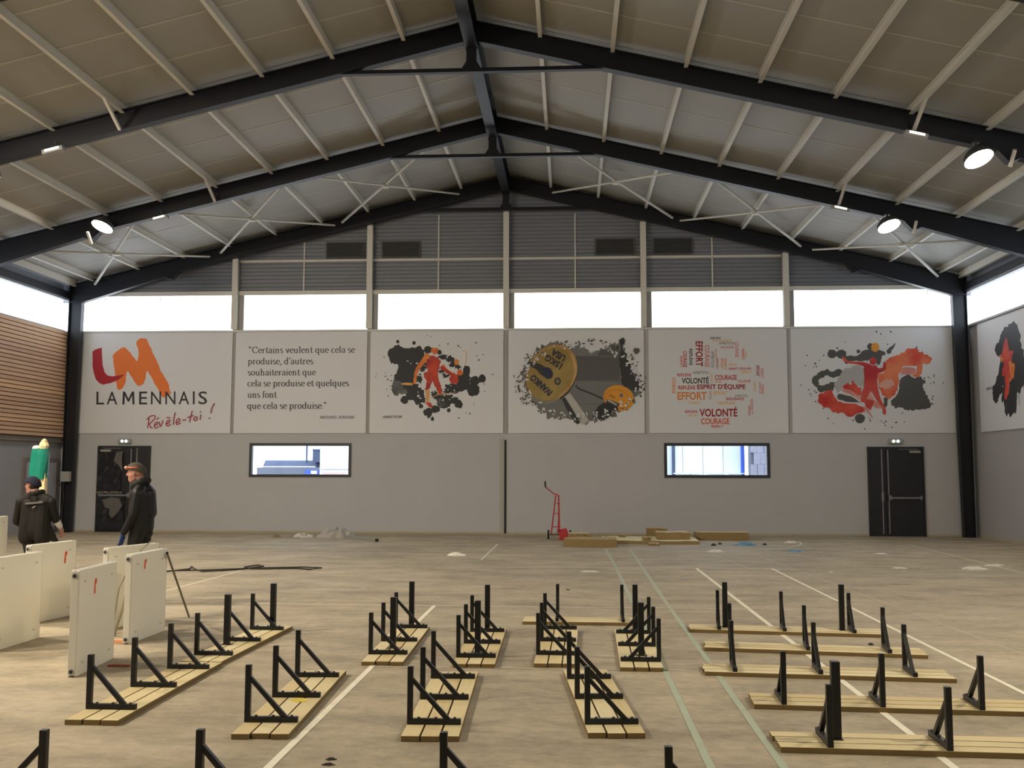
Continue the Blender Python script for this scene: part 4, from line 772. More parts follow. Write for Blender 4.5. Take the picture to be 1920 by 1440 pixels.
# ------------------------------------------------------------------ slatted benches lying upside down
BW, BT, BL = .355, .035, 1.94
PW = (BW-.020)/3
def bench(label, ox_, oy, rot, mirror=False, L=BL, br=(.29, .98, 1.67), posts=(), nocut=None):
    """local: x across the three planks, y along them; uprights stand at x=0 (or at x=BW when mirrored)"""
    t = thing('slatted_bench', label, 'bench', (ox_, oy, 0), rot, 'upturned slatted benches')
    for k in range(3):
        x0 = k*(PW+.010); j = rnd.uniform(-.008, .008); me = MB().box(0, 0, 0, PW, L, BT, 1, 0)
        o = me.build('slat', [M_plank[rnd.randrange(3)], M_plank_shade], t, bevel=.003); o.location = (x0, j, 0)
    fx = (lambda x: BW-x) if mirror else (lambda x: x)
    for y in br:
        y += rnd.uniform(-.01, .01); T = .036
        def bx(b, x0, y0, z0, x1, y1, z1): a, c = sorted((fx(x0), fx(x1))); return b.box(a, y0, z0, c, y1, z1)
        base = bx(MB(), .001, y-T/2, BT, .345, y+T/2, BT+T).build('bracket', M_black, t, bevel=.003)
        bx(MB(), .001, y-T/2, BT+T, .001+T, y+T/2, BT+.362).build('upright', M_black, base, bevel=.003)
        b = MB(); P = [(.030, BT+.300), (.030, BT+.262), (.235, BT+T), (.278, BT+T)]
        b.hexa([(fx(P[0][0]), y-.014, P[0][1]), (fx(P[1][0]), y-.014, P[1][1]), (fx(P[1][0]), y+.014, P[1][1]), (fx(P[0][0]), y+.014, P[0][1]),
                (fx(P[3][0]), y-.014, P[3][1]), (fx(P[2][0]), y-.014, P[2][1]), (fx(P[2][0]), y+.014, P[2][1]), (fx(P[3][0]), y+.014, P[3][1])])
        b.build('diagonal_brace', M_black, base, bevel=.002)
        for x in (.075, .185, .305):
            MB().tube([(fx(x), y-.004, BT+T), (fx(x), y-.004, BT+T+.010)], .009, 6).build('bolt', M_zinc, base)
    for (x, y) in posts:
        h = MB().box(x-.026, y-.026, BT, x+.026, y+.026, BT+.46).build('support_post', M_black, t, bevel=.003)
        MB().box(x-.05, y-.03, BT, x+.05, y+.03, BT+.006).build('foot_plate', M_black, h)
    return t
bench('upturned slatted bench at the far left, front one of the row beside the radiators', -3.292, 6.36, R(.3))
bench('upturned slatted bench at the far left, behind the front one of that row', -3.320, 8.345, R(-1.8), posts=((.09, .80), (.215, 1.72)))
bench('upturned slatted bench with a yellow sticker on its slats, left front', -2.095, 6.10, R(2.6))
bench('upturned slatted bench left of the centre aisle in the front row', -1.045, 6.115, R(1.9))
bench('upturned slatted bench right of the centre aisle in the front row, set askew', .098, 6.26, R(5.0), br=(.22, .91, 1.60))
bench('upturned slatted bench in the second row, leftmost, crossing the white line', -1.785, 8.43, R(1.4), br=(.34, .99, 1.79), posts=((.17, .63), (.165, 1.90)))
bench('upturned slatted bench in the second row, second from the left', -1.0, 8.38, R(.8), br=(.29, .98, 1.66), posts=((.17, .50), (.17, 1.72)))
bench('upturned slatted bench in the second row without support posts, third from the left', -.322, 8.45, R(-.9), br=(.40, 1.08, 1.80))
bench('upturned slatted bench in the second row with its uprights on the right', .398, 8.335, R(-1.1), mirror=True, br=(.27, .99, 1.70), posts=((.20, .53), (.21, 1.90)))
bench('short upturned slatted bench lying crosswise behind the second row', -.525, 11.11, R(-90.5), L=1.22, br=(.37, 1.075))
def across(label, fx0, fy0, ang, **k):
    """bench laid along the hall's width, front edge starting at fx0, fy0"""
    a = R(ang); bench(label, fx0+math.sin(-a)*BW*-1*-1, fy0+math.cos(a)*BW, a-math.pi/2, **k)
across('upturned slatted bench lying crosswise on the right, farthest of the five', 1.205, 10.36, -6.0, br=(.30, .95, 1.62), posts=((.15, .37), (.14, 1.54)))
across('upturned slatted bench lying crosswise on the right, second farthest', 1.22, 9.315, -7.5, br=(.24, .92, 1.62))
across('upturned slatted bench lying crosswise on the right, third farthest', 1.07, 8.205, -4.4, br=(.24, .92, 1.63))
across('upturned slatted bench lying crosswise on the right, second nearest, uprights facing front', 1.265, 7.10, -3.0, mirror=True, br=(.215, .865, 1.525))
across('upturned slatted bench lying crosswise on the right, nearest of the five', 1.222, 6.03, -1.6, mirror=True, br=(.285, .97, 1.66), posts=((.135, .375),))
for x, y, mir, nm in ((-2.55-.337, 4.74, True, 'far left'), (-1.82, 4.80, False, 'second from the left'), (-.636, 4.83, False, 'third from the left'), (.42, 4.65, False, 'far right')):
    bench('upturned slatted bench mostly below the picture edge, only a bracket shows, '+nm, x, y-1.66, 0, mirror=mir)
tag(MB().tube([(-1.92, 6.99, BT+.0005), (-1.92, 6.99, BT+.003)], .058, 20).build('sticker', mat('yellow_sticker', (238, 216, 92), .5)), 'round yellow sticker lying on the slats of the left front bench', 'sticker')

# ------------------------------------------------------------------ radiators standing on the left
def radiator(label, x, y, rz, L=.80, H=.845, mark=None):
    t = thing('panel_radiator', label, 'radiator', (x, y, 0), rz, 'flat white radiators')
    T = .07
    for sx in (0, 1):
        x0 = 0 if sx else -T
        MB().box(-.022 if sx else -T, .012, .0, 0 if sx else -T+.022, L-.012, H).build('front_panel' if sx else 'back_panel', M_rad, t, bevel=.008)
    for y0 in (0, L-.012): MB().box(-T+.004, y0, .012, -.004, y0+.012, H-.01).build('side_cover', M_rad2, t, bevel=.004)
    b = MB()
    for k in range(18): yy = .03+k*(L-.06)/18; b.box(-T+.024, yy, H-.02, -.024, yy+.022, H-.008)
    b.build('top_grille', M_rad, t)
    for y0, s in ((0, -1), (L, 1)):
        for z in (.045, H-.045):
            o = MB().tube([(-T/2, y0, z), (-T/2, y0+s*.010, z)], .021, 12).build('port', M_grey, t); MB().tube([(-T/2, y0+s*.010, z), (-T/2, y0+s*.012, z)], .014, 12).build('hole', M_hole, o)
    for yy in (.12, L-.12):
        for z in (.10, H-.10): MB().box(.0, yy-.02, z-.008, .004, yy+.02, z+.008).build('clip', M_rad2, t)
    if mark:
        yy, z0, z1 = mark; b = MB(); b.flat([(.0015, yy, z0), (.0015, yy+.032, z0+.004), (.0015, yy+.034, z0+.05), (.0015, yy+.028, (z0+z1)/2), (.0015, yy+.055, z1-.035), (.0015, yy+.05, z1), (.0015, yy+.012, z1-.012), (.0015, yy+.004, (z0+z1)/2)]); b.build('paint_mark', M_orange, t, recalc=False)
    return t
radiator('flat white radiator on end with an orange mark, nearest to the benches', -3.955, 7.79, R(4.5), mark=(.30, .62, .75))
radiator('flat white radiator on end with an orange mark and a pole leaning on it', -4.195, 9.27, R(-1.0), mark=(.26, .68, .78))
radiator('flat white radiator behind the one with the leaning pole', -4.80, 10.04, R(-16.0), L=.80)
radiator('flat white radiator cut by the left edge of the picture', -5.24, 8.76, R(0), L=.82)
radiator('flat white radiator with an orange mark in front of the person at far left', -5.79, 10.33, R(-8.0), L=.78, mark=(.56, .60, .74))
radiator('pale radiator at the left picture edge behind the person in the beanie', -9.74, 15.55, R(-4), L=.95, H=.86)
t = thing('leaning_pole', 'thin grey pole leaning on the right side of a white radiator', 'pole', (-4.27, 11.0, 0)); MB().tube([(-.02, -.02, .01), (.12, -1.02, .80)], .012, 6).build('pole_shaft', mat('pole_grey', (118, 110, 92), .5), t); MB().ball((.12, -1.02, .80), .016, 8).build('pole_tip', M_rubber, t)
t = thing('grey_tube', 'grey tube leaning between two white radiators', 'tube', (-4.55, 9.70, 0)); MB().tube([(0, 0, .018), (.11, -.05, .30), (.17, -.1, .5)], .018, 8).build('tube_shaft', mat('tube_grey', (148, 140, 122), .5), t); MB().tube([(0, 0, 0), (0, 0, .02)], .022, 8).build('end_cap', M_grey, t)
tag(MB().tube([(-4.66, 9.9, .012), (-4.62, 9.86, .2), (-4.58, 9.84, .45), (-4.50, 9.9, .68), (-4.42, 10.0, .84), (-4.36, 10.12, .93)], .008, 6).build('hose', mat('hose_grey', (136, 128, 112), .6)), 'thin hose rising between the radiators', 'hose')
t = thing('timber_offcut', 'small pinkish timber offcut on the floor between the radiators', 'wood', (-4.43, 9.30, 0)); MB().box(0, 0, 0, .22, .05, .035).build('block', mat('raw_pine_pink', (222, 160, 122), .7, var=.08), t, bevel=.003)
tag(MB().box(-3.9, 8.22, 0, -3.72, 8.26, .015).build('brick_chip', mat('brick_red', (158, 84, 56), .9)), 'small reddish scrap on the floor by the nearest radiator', 'scrap')
# foam board with a teal bag
t = thing('foam_bundle', 'upright cream foam strip topped by a teal plastic wrapper', 'packaging', (-8.60, 15.5, 0))
MB().box(-.035, -.05, 0, .115, .04, 1.72).build('foam_strip', M_foam, t, bevel=.01)
b = MB(); n = 16
for k, (z, rx, ry, dx) in enumerate(((1.50, .135, .10, -.02), (1.56, .14, .105, -.02), (1.68, .142, .105, -.015), (1.80, .14, .1, -.005), (1.92, .138, .1, .0), (1.99, .135, .095, .005))):
    b.v += [(dx+rx*(1+.05*math.sin(5*a+k))*math.copysign(abs(math.cos(a))**.7, math.cos(a)), ry*math.copysign(abs(math.sin(a))**.7, math.sin(a)), z) for a in [2*math.pi*j/n for j in range(n)]]
for k in range(5):
    for j in range(n): b.f.append((k*n+j, k*n+(j+1) % n, (k+1)*n+(j+1) % n, (k+1)*n+j)); b.m.append(0)
b.f.append(tuple(range(n-1, -1, -1))); b.m.append(0); b.f.append(tuple(5*n+j for j in range(n))); b.m.append(0)
b.build('teal_wrapper', M_teal, t)
b = MB(); b.ball((-.06, -.02, 2.0), (.07, .07, .05), 8); b.build('white_lining', mat('white_film', (236, 234, 226), .4), t)
b = MB(); b.ball((.05, -.0, 2.04), (.085, .07, .085), 8); b.ball((.06, -.01, 2.1), (.05, .05, .06), 7); b.build('foam_plug', M_foam, t)

# ------------------------------------------------------------------ sack truck and debris at the back wall
t = thing('sack_truck', 'red two wheeled sack truck standing before the back wall', 'hand truck', (-.36, 24.0, 0), 0)
hx = -.22
for dx in (-.11, .09):
    b = MB(); b.tube([(dx-.02+(.16 if dx > 0 else 0)*.0, .05, .13), (dx*.35+.02, -.0, 1.06)], .016, 8); b.build('side_rail', M_red, t)
b = MB(); b.tube([(.05, 0, 1.0), (.03, .02, 1.07), (-.07, .03, 1.10), (-.17, .02, 1.18), (-.24, .0, 1.23), (-.27, -.01, 1.27)], .014, 8); b.build('handle', M_red, t)
MB().tube([(-.262, -.01, 1.25), (-.275, -.01, 1.30), (-.275, -.01, 1.40)], .019, 8).build('grip', M_rubber, t)
b = MB(); b.tube([(.02, .03, .13), (.05, .03, .5), (.045, .02, 1.0)], .012, 6); b.bar((-.10, .04, .30), (.10, .04, .30), .02); b.bar((-.06, .03, .62), (.08, .03, .62), .02); b.bar((.0, .0, .86), (.09, .0, .86), .02); b.build('cross_bar', M_red, t)
b = MB(); b.hexa([(.06, -.16, .0), (.32, -.16, .0), (.36, .06, .0), (.04, .06, .0), (.06, -.16, .012), (.32, -.16, .012), (.36, .06, .012), (.04, .06, .012)]); b.hexa([(.08, .02, .012), (.33, .02, .012), (.33, .05, .012), (.08, .05, .012), (.03, .06, .23), (.24, .06, .27), (.24, .08, .27), (.03, .08, .23)]); b.build('toe_plate', M_red, t)
MB().tube([(-.22, .08, .11), (.36, .08, .11)], .012, 8).build('axle', M_zinc, t)
for x in (-.20, .33):
    o = MB().tube([(x-.022, .08, .11), (x+.022, .08, .11)], .11, 16).build('wheel', M_rubber, t); MB().tube([(x-.026, .08, .11), (x+.026, .08, .11)], .045, 10).build('wheel_hub', M_grey, o)
def slab(label, x0, y0, x1, y1, z0, z1, top=M_fibre_top, rz=0, side=M_fibre, seed=0, name='insulation_board'):
    g = random.Random(seed); nx, ny = 8, 3; b = MB(); cx, cy = (x0+x1)/2, (y0+y1)/2
    per = [(x0+(x1-x0)*i/nx, y0) for i in range(nx)]+[(x1, y0+(y1-y0)*i/ny) for i in range(ny)]+[(x1-(x1-x0)*i/nx, y1) for i in range(nx)]+[(x0, y1-(y1-y0)*i/ny) for i in range(ny)]
    per = [(x-cx+g.uniform(-.02, .02), y-cy+g.uniform(-.02, .02)) for x, y in per]; n = len(per); hz = z1-z0
    b.v = [(x, y, 0) for x, y in per]+[(x+g.uniform(-.01, .01), y+g.uniform(-.01, .01), hz+g.uniform(-.008, .008)) for x, y in per]
    b.f = [tuple(reversed(range(n))), tuple(range(n, 2*n))]+[(i, (i+1) % n, n+(i+1) % n, n+i) for i in range(n)]; b.m = [0, 1]+[0]*n
    o = b.build(name, [side, top], None); o.location = (cx, cy, z0); o.rotation_euler = (0, 0, rz); return tag(o, label, 'board', 'fibre boards by the back wall')
slab('brown fibre board on the floor right of the sack truck, lower of two', -.16, 21.6, .98, 22.35, 0, .17, seed=1, top=mat('fibre_top_brown', (178, 156, 110), .95, var=.15, scale=8))
slab('short brown fibre board on top of the board by the sack truck', -.08, 23.2, .42, 23.7, 0, .19, seed=2)
slab('large cream topped board lying flat before the back wall', .72, 22.6, 2.9, 24.2, 0, .075, top=mat('board_cream', (232, 220, 178), .85, var=.08), rz=-.02, seed=3)
slab('thick fibre board stacked on the right end of the cream board', 1.98, 23.1, 2.72, 23.75, .082, .235, seed=4)
slab('small fibre block behind the stacked thick board', 1.85, 24.45, 2.35, 24.85, 0, .25, seed=5)
slab('long fibre board lying alone right of the cream board', 2.98, 24.0, 4.24, 24.6, 0, .19, seed=6)
slab('small fibre scrap on the middle of the cream board', 1.62, 22.75, 1.8, 22.9, .082, .15, seed=7)
slab('broken fibre scrap on the left edge of the cream board', .80, 22.9, 1.0, 23.15, .082, .14, seed=8)
slab('tiny fibre scrap on the back of the cream board', 1.15, 23.8, 1.3, 23.95, .082, .13, seed=9)
slab('fibre scrap fallen before the front edge of the cream board', 1.72, 22.2, 1.95, 22.45, 0, .05, seed=10)
def heap(name, label, cat, x, y, rx, ry, h, m, seed, group=None, n=20):
    g = random.Random(seed); b = MB(); rings = 4
    for i in range(rings+1):
        q = 1-i/rings
        for j in range(n):
            a = 2*math.pi*j/n; k = 1+g.uniform(-.28, .28); b.v.append((rx*q*k*math.cos(a), ry*q*k*math.sin(a), 0 if i == 0 else h*(1-q**3)*g.uniform(.30, 1.15)))
    for i in range(rings):
        for j in range(n): b.f.append((i*n+j, i*n+(j+1) % n, (i+1)*n+(j+1) % n, (i+1)*n+j)); b.m.append(0)
    b.f.append(tuple(reversed(range(n)))); b.m.append(0)
    o = b.build(name, m); o.location = (x, y, 0); return tag(o, label, cat, group)
heap('plastic_heap', 'crumpled grey plastic heap before the back wall, left of centre', 'plastic', -5.78, 24.3, .46, .25, .24, M_plast, 3)
heap('plastic_scrap', 'flattened pale plastic beside the crumpled heap, towards the left door', 'plastic', -6.62, 24.25, .28, .2, .10, mat('pale_plastic', (200, 194, 182), .5, var=.12), 4)
t = thing('metal_channel', 'grey metal channel lying by the crumpled plastic heap', 'profile', (-5.5, 23.95, 0), R(-50)); b = MB(); b.box(0, -.05, 0, 1.55, .05, .006); b.box(0, -.05, .006, 1.55, -.044, .075); b.box(0, .044, .006, 1.55, .05, .075); b.box(0, -.05, .075, 1.55, .05, .08); b.build('channel', mat('galvanised', (160, 158, 152), .45, metal=.3), t); MB().box(1.548, -.042, .01, 1.552, .042, .072).build('dark_end', M_hole, t)
heap('wood_scrap', 'small dark scrap at the foot of the wall left of the plastic heap', 'scrap', -7.27, 24.1, .11, .1, .07, mat('scrap_brown', (136, 122, 100), .9), 5)
heap('paper_scrap', 'small white crumpled paper in the middle of the empty floor', 'paper', -2.24, 19.3, .17, .12, .06, mat('paper_white', (240, 236, 224), .7), 6)
for k, (x, y, rx, ry, h, m, lab) in enumerate(((3.86, 22.5, .26, .12, .07, 'blue', 'crumpled blue plastic before the long fibre board'), (4.62, 20.9, .2, .12, .03, 'blue', 'flat blue plastic scrap nearer than the crumpled one'), (2.95, 20.6, .17, .12, .05, 'white', 'white scrap on the floor below the right small window'),
        (5.05, 23.3, .16, .09, .05, 'white', 'pale scrap by the wall between boards and right door'), (.30, 16.4, .15, .08, .02, 'white', 'flat white paper on the floor behind the short bench'), (6.85, 17.4, .22, .16, .04, 'white', 'largest pale paper on the right floor'), (7.45, 18.0, .18, .1, .03, 'white', 'pale paper at far right beside the largest one'),
        (5.6, 17.4, .13, .09, .02, 'white', 'faint paper left of the largest pale paper'), (6.2, 20.4, .15, .08, .02, 'white', 'pale paper on the floor before the right door'), (3.15, 22.3, .07, .05, .05, 'dark', 'small dark offcut right of the cream board'), (3.35, 22.7, .05, .05, .04, 'dark', 'dark crumb between cream board and blue plastic'), (4.33, 22.6, .05, .05, .04, 'dark', 'dark crumb right of the crumpled blue plastic'), (4.25, 16.6, .035, .035, .02, 'white', 'tiny white crumb right of the white court line'),
        (.15, 6.42, .02, .02, .012, 'white', 'tiny white crumb beside the askew bench'), (-1.38, 5.72, .035, .02, .012, 'dark', 'dark crumb on the near floor left of centre'), (-1.37, 5.62, .04, .02, .012, 'dark', 'dark crumb closest to the camera'), (-.05, 13.9, .03, .02, .01, 'dark', 'dark crumb on the middle floor'), (2.85, 9.75, .03, .025, .02, 'dark', 'dark crumb between two crosswise benches'))):
    cm = {'blue': mat('blue_film', (96, 150, 186), .4, var=.15), 'white': mat('scrap_white', (220, 214, 200), .7, var=.08), 'dark': M_cable}[m]
    heap('floor_scrap', lab, 'scrap', x, y, rx, ry, h, cm, 20+k, 'scraps on the floor')
tag(MB().tube([(-6.6, 15.75, .012), (-6.35, 16.2, .012), (-6.45, 16.55, .02), (-6.2, 16.1, .012), (-6.0, 15.85, .012), (-5.7, 16.0, .012), (-5.45, 16.3, .012), (-5.25, 16.7, .02), (-5.4, 16.9, .02), (-5.55, 16.6, .012), (-5.35, 16.3, .012), (-5.0, 16.35, .012), (-4.6, 16.45, .012), (-4.35, 16.3, .012), (-4.2, 16.5, .02), (-4.5, 16.6, .02), (-5.3, 16.45, .012), (-5.9, 16.1, .012), (-6.5, 15.9, .012)], .012, 6).build('power_cable', M_cable), 'dark power cable lying in loops on the floor right of the radiators', 'cable')

# ------------------------------------------------------------------ people
M_skin = mat('skin', (172, 122, 104), .55, var=.06, scale=20); M_jk = mat('jacket_black', (15, 15, 15), .5, var=.2, scale=14, bump=.15, bscale=30, spec=.35); M_jk2 = mat('jacket_brown_black', (23, 20, 17), .65, var=.18, scale=14, bump=.15, bscale=30, spec=.25)
M_tr = mat('trousers_dark', (14, 14, 17), .8, var=.12); M_shoe = mat('work_shoe', (40, 34, 28), .6); M_navy = mat('navy_knit', (24, 26, 44), .9, var=.2, scale=50); M_greyk = mat('grey_knit', (70, 66, 56), .9, var=.2, scale=50)
M_glove = mat('blue_glove', (34, 62, 112), .6, var=.1); M_hair = mat('dark_hair', (30, 24, 20), .8)
def cap(b, p0, r0, p1, r1, n=12):
    p0, p1 = Vector(p0), Vector(p1); d = (p1-p0); L = d.length; d = d.normalized() if L > 1e-6 else Vector((0, 0, 1)); pts, rad = [], []
    for k in range(5): a = math.pi/2*(1-k/4); pts.append(p0-d*r0*math.sin(a)*.999); rad.append(max(.0015, r0*math.cos(a)))
    for k in range(5): a = math.pi/2*k/4; pts.append(p1+d*r1*math.sin(a)*.999); rad.append(max(.0015, r1*math.cos(a)))
    b.tube(pts, 0, n, radii=rad)
def body(t, prims, mats, voxel=.006, smooth=7):
    """prims: (p0, r0, p1, r1, material index); fused into one continuous surface"""
    b = MB()
    for p0, r0, p1, r1, mi in prims: cap(b, p0, r0, p1, r1)
    o = b.build('body', mats, t, recalc=False); rm = o.modifiers.new('fuse', 'REMESH'); rm.mode = 'VOXEL'; rm.voxel_size = voxel
    sm = o.modifiers.new('smooth', 'SMOOTH'); sm.iterations = smooth; sm.factor = .5
    bpy.context.view_layer.update(); me = bpy.data.meshes.new_from_object(o.evaluated_get(bpy.context.evaluated_depsgraph_get())); o.modifiers.clear(); old = o.data; o.data = me; bpy.data.meshes.remove(old)
    me.materials.clear()
    for m in mats: me.materials.append(m)
    PR = [(Vector(p0), r0, Vector(p1)-Vector(p0), max(1e-9, (Vector(p1)-Vector(p0)).length_squared), r1, mi) for p0, r0, p1, r1, mi in prims]; idx = []
    for f in me.polygons:
        c = f.center; best = 9; bm_ = 0
        for p0, r0, d, L2, r1, mi in PR:
            u = max(0, min(1, (c-p0).dot(d)/L2)); q = (c-p0-d*u).length-(r0+(r1-r0)*u)
            if q < best: best = q; bm_ = mi
        idx.append(bm_)
    me.polygons.foreach_set('material_index', idx); me.polygons.foreach_set('use_smooth', [True]*len(idx)); me.update(); return o
def head(prims, c, fwd, sc=1.0):
    """skull, jaw, nose, brow, lips, ears; fwd = horizontal facing direction; c = centre of the skull"""
    c = Vector(c); f = Vector(fwd).normalized(); s = Vector((-f.y, f.x, 0)); u = Vector((0, 0, 1)); P = lambda a, b, h: c+f*a*sc+s*b*sc+u*h*sc
    A = lambda p0, r0, p1, r1, m=0: prims.append((tuple(p0), r0*sc, tuple(p1), r1*sc, m))
    A(P(.012, 0, .03), .082, P(-.028, 0, .022), .086); A(P(.02, .014, -.03), .066, P(.02, -.014, -.03), .066)
    A(P(.048, .012, -.088), .036, P(.048, -.012, -.088), .036); A(P(.0, .042, -.07), .032, P(.05, .015, -.095), .028); A(P(.0, -.042, -.07), .032, P(.05, -.015, -.095), .028)
    A(P(.088, 0, .012), .010, P(.108, 0, -.028), .014); A(P(.088, .012, -.03), .010, P(.088, -.012, -.03), .010)
    A(P(.078, .03, .025), .013, P(.078, -.03, .025), .013); A(P(.080, .016, -.060), .009, P(.080, -.016, -.060), .009); A(P(.080, .014, -.073), .009, P(.080, -.014, -.073), .009)
    for q in (1, -1): A(P(-.005, .080*q, .012), .016, P(-.010, .084*q, -.018), .013); A(P(.052, .045*q, -.018), .024, P(.05, .042*q, -.03), .024)
    return P
def hand(prims, wrist, direc, palm_n, thumb_side, m, sc=1.0, curl=.5):
    w_ = Vector(wrist); d = Vector(direc).normalized(); nrm = Vector(palm_n); nrm = (nrm-d*nrm.dot(d)).normalized(); s = d.cross(nrm)*thumb_side
    A = lambda p0, r0, p1, r1: prims.append((tuple(p0), r0*sc, tuple(p1), r1*sc, m))
    for o in (-.028, -.01, .01, .028): A(w_+s*o*.6*sc, .016, w_+d*.085*sc+s*o*sc, .0125)
    for o, L in ((.034, .072), (.0115, .082), (-.0115, .076), (-.034, .060)):
        a = w_+d*.088*sc+s*o*sc; b_ = a+(d*(1-.3*curl)+nrm*.6*curl)*L*.48*sc; c_ = b_+(d*(.8-.8*curl)+nrm*curl)*L*.36*sc; e = c_+(d*(.55-.9*curl)+nrm*.9*curl)*L*.26*sc
        A(a, .0092, b_, .0086); A(b_, .0086, c_, .0080); A(c_, .0080, e, .0072)
    a = w_+d*.022*sc+s*.026*sc; b_ = a+(d*.55+s*.7+nrm*.25)*.042*sc; c_ = b_+(d*.85+s*.12+nrm*.4)*.034*sc; A(a, .016, b_, .0125); A(b_, .0118, c_, .0100)
def cap_hat(t, c, fwd, m, name, tilt=.0, sc=1.0, brim=True, low=0.):
    c = Vector(c); f = Vector(fwd).normalized(); s = Vector((-f.y, f.x, 0)); b = MB(); n = 20; rings = 7
    for i in range(rings+1):
        a = math.pi/2*i/rings; rr = math.cos(a)**.8 if i < rings else .02; z = .045+low+.078*math.sin(a)
        for j in range(n): q = 2*math.pi*j/n; v = c+f*(-.010+.104*rr*math.cos(q))*sc+s*(.093*rr*math.sin(q))*sc+Vector((0, 0, z-(.05 if math.cos(q) < 0 else 0)*(1-i/rings)*abs(math.cos(q))))*sc; b.v.append(tuple(v))
    for i in range(rings):
        for j in range(n): b.f.append((i*n+j, i*n+(j+1) % n, (i+1)*n+(j+1) % n, (i+1)*n+j)); b.m.append(0)
    b.f.append(tuple(rings*n+j for j in range(n))); b.m.append(0); o = b.build(name, m, t, smooth=True)
    sl = o.modifiers.new('thickness', 'SOLIDIFY'); sl.thickness = .008; sl.offset = 1
    return o
# -- person in profile before the left door, facing left
px_, py_ = -5.45, 12.2
t = thing('person', 'person in black jacket, grey cap with orange headlamp and blue gloves, facing left', 'person', (px_, py_, 0))
pr = []; A = lambda p0, r0, p1, r1, m: pr.append((p0, r0, p1, r1, m))
fx = Vector((-1, -.12, 0)).normalized(); HC = (-.062, -.005, 1.615)
head(pr, HC, fx, 1.0); A((-.02, 0, 1.55), .056, (.015, 0, 1.44), .064, 0)
for q in (-1, 1):                     # torso (side-on: depth in x, width in y)
    A((.03, .10*q, 1.33), .115, (.035, .09*q, 1.12), .118, 1); A((.035, .09*q, 1.12), .118, (.03, .085*q, .93), .122, 1)
    A((.05, .15*q, 1.375), .076, (.03, .03*q, 1.44), .075, 1)
    A((.03, .095*q, .92), .112, (.02, .1*q, .80), .088, 2)
A((.09, .0, 1.34), .105, (.10, 0, 1.10), .10, 1); A((.04, 0, 1.38), .12, (.06, 0, .98), .125, 1); A((.085, 0, .92), .10, (.10, .02, .86), .075, 1)
# near arm (camera side, -y) slightly forward; far arm behind
A((.055, -.19, 1.36), .070, (.03, -.235, 1.10), .056, 1); A((.03, -.235, 1.10), .055, (-.085, -.225, .885), .043, 1); A((-.085, -.225, .885), .036, (-.10, -.222, .855), .030, 3)
A((.055, .19, 1.36), .068, (.07, .235, 1.10), .055, 1); A((.07, .235, 1.10), .054, (-.03, .225, .87), .042, 1); A((-.03, .225, .87), .036, (-.04, .222, .845), .030, 3)
hand(pr, (-.10, -.222, .855), (-.16, .0, -1), (-1, .25, 0), 1, 3, 1.05, .45); hand(pr, (-.04, .222, .845), (-.1, 0, -1), (-1, -.2, 0), -1, 3, 1.05, .45)
for q, dx in ((-1, -.10), (1, .10)):
    A((.02, .1*q, .86), .098, (.0+dx*.5, .1*q, .48), .062, 2); A((.0+dx*.5, .1*q, .48), .060, (.03+dx, .1*q, .10), .042, 2); A((.03+dx, .1*q, .055), .046, (-.06+dx, .1*q, .045), .044, 4); A((-.06+dx, .1*q, .042), .042, (-.15+dx, .1*q, .034), .034, 4)
body(t, pr, [M_skin, M_jk, M_tr, M_glove, M_shoe])
cap_hat(t, HC, fx, M_greyk, 'knit_cap', low=-.012, sc=1.13)
s_ = Vector((-fx.y, fx.x, 0)); hc = Vector(HC)
b = MB(); b.tube([hc+fx*(.105*math.cos(a))*1.05+s_*(.095*math.sin(a))*1.05+Vector((0, 0, .064)) for a in [R(-120+20*k) for k in range(13)]], .013, 6); hb = b.build('headlamp_band', mat('headlamp_orange', (176, 74, 40), .5, var=.1), t)
b = MB(); b.ball(hc+fx*.122+Vector((0, 0, .066)), (.022, .03, .022), 8); b.build('headlamp', mat('headlamp_lens', (236, 196, 160), .2), hb)
for q in (-1, 1): MB().ball(hc+fx*.079+s_*.031*q+Vector((0, 0, .006)), .011, 8).build('eye', M_hair, t)
b = MB(); b.tube([(.01+.080*math.cos(a), .085*math.sin(a), 1.492+.030*math.cos(a)) for a in [R(k*20) for k in range(19)]], .044, 8); b.build('collar', mat('collar_black', (18, 18, 19), .8), t, smooth=True)
# -- person with their back to us at the far left, looking left
px_, py_ = -7.50, 13.45
t = thing('person', 'person in a dark jacket and navy beanie seen from behind, looking left', 'person', (px_, py_, 0))
pr = []; fx = Vector((-1, .15, 0)).normalized(); HC = (-.085, .03, 1.44)
head(pr, HC, fx, 1.0); A((-.04, .02, 1.37), .058, (.0, .0, 1.27), .066, 0)
for q in (-1, 1):
    A((.115*q+.015, .0, 1.16), .112, (.11*q+.01, -.01, .92), .120, 1); A((.11*q+.01, -.01, .92), .12, (.12*q+.005, .0, .72), .125, 1)
    A((.185*q+.015, .0, 1.215), .078, (.05*q, .0, 1.28), .08, 1); A((.10*q, .02, .74), .11, (.1*q, .02, .66), .1, 2)
A((.01, .02, 1.2), .12, (.01, .0, .8), .13, 1); A((.0, -.02, 1.27), .085, (.02, -.02, 1.22), .09, 1)
A((.20, .03, .74), .075, (.31, .06, .665), .030, 1); A((.21, .02, .82), .06, (.27, .05, .70), .045, 1)      # jacket tail swinging out to the right
A((-.235, .0, 1.20), .072, (-.315, .05, .93), .060, 1); A((-.315, .05, .93), .058, (-.20, .26, .80), .044, 1); A((-.20, .26, .80), .034, (-.18, .28, .79), .030, 0)
A((.245, .0, 1.20), .072, (.275, .09, .95), .058, 1); A((.275, .09, .95), .056, (.30, .16, .86), .044, 3); A((.30, .16, .86), .034, (.31, .18, .83), .030, 0)
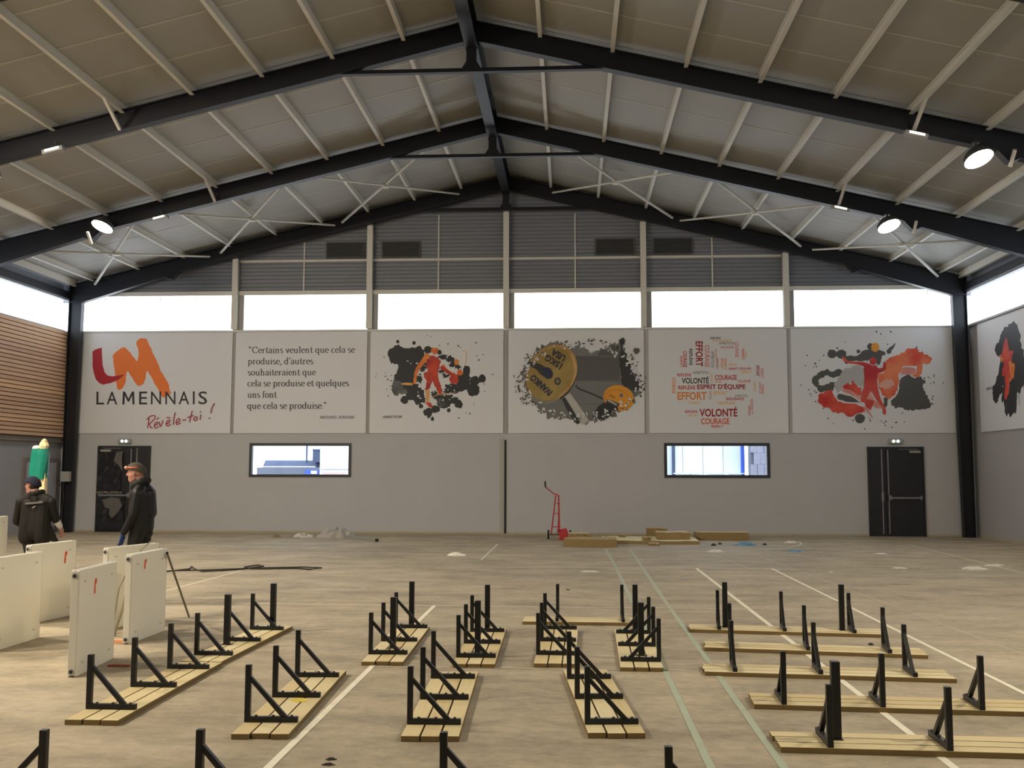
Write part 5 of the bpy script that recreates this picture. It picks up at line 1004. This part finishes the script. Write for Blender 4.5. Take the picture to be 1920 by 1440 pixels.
hand(pr, (-.18, .28, .79), (.6, .6, -.3), (0, .3, -1), 1, 0, 1.0, .5); hand(pr, (.31, .18, .83), (.10, .25, -1), (-1, .2, 0), 1, 0, 1.0, .45)
for q in (-1, 1):
    A((.10*q, .02, .72), .104, (.11*q, .08, .44), .066, 2); A((.11*q, .08, .44), .064, (.12*q, -.02, .10), .044, 2); A((.12*q, -.01, .05), .046, (.12*q, .08, .042), .043, 4); A((.12*q, .08, .042), .042, (.12*q-.01, .17, .034), .034, 4)
body(t, pr, [M_skin, M_jk2, M_tr, mat('cuff_pale', (206, 202, 200), .7), M_shoe])
cap_hat(t, HC, fx, M_navy, 'beanie', low=-.022, sc=1.14); s_ = Vector((-fx.y, fx.x, 0)); hc = Vector(HC)
b = MB(); b.ball(hc-fx*.038+Vector((0, 0, -.012)), (.074, .086, .075), 12); b.build('hair', M_hair, t, smooth=True)
for q in (-1, 1): MB().ball(hc+fx*.079+s_*.031*q+Vector((0, 0, .006)), .011, 8).build('eye', M_hair, t)
b = MB(); b.tube([(.01+.082*math.cos(a), .08*math.sin(a), 1.322+.02*math.cos(a)) for a in [R(k*20) for k in range(19)]], .038, 8); b.build('collar', M_jk2, t, smooth=True)
def on_back(z0, z1, x0, x1, lift, yb=-.118):
    return [(x0, yb-lift, z0), (x1, yb-lift, z0+lift*0+.012), (x1, yb-lift, z1+.012), (x0, yb-lift, z1)]
b = MB(); k = 8
for i in range(k):
    xa, xb = -.09+.27*i/k, -.09+.27*(i+1)/k; b.hexa([(xa, -.135, 1.168+.022*i/k), (xb, -.135, 1.168+.022*(i+1)/k), (xb, -.105, 1.168+.022*(i+1)/k), (xa, -.105, 1.168+.022*i/k), (xa, -.135, 1.194+.022*i/k), (xb, -.135, 1.194+.022*(i+1)/k), (xb, -.105, 1.194+.022*(i+1)/k), (xa, -.105, 1.194+.022*i/k)])
b.build('reflective_band', mat('reflective_grey', (98, 96, 92), .4), t)
b = MB(); b.flat([(.02, -.137, 1.115), (.05, -.137, 1.125), (.085, -.137, 1.155), (.05, -.137, 1.148), (.025, -.137, 1.135)]); b.build('back_emblem', mat('emblem_grey', (120, 112, 108), .5), t, recalc=False)
t.scale = (.93, .93, 1.0)
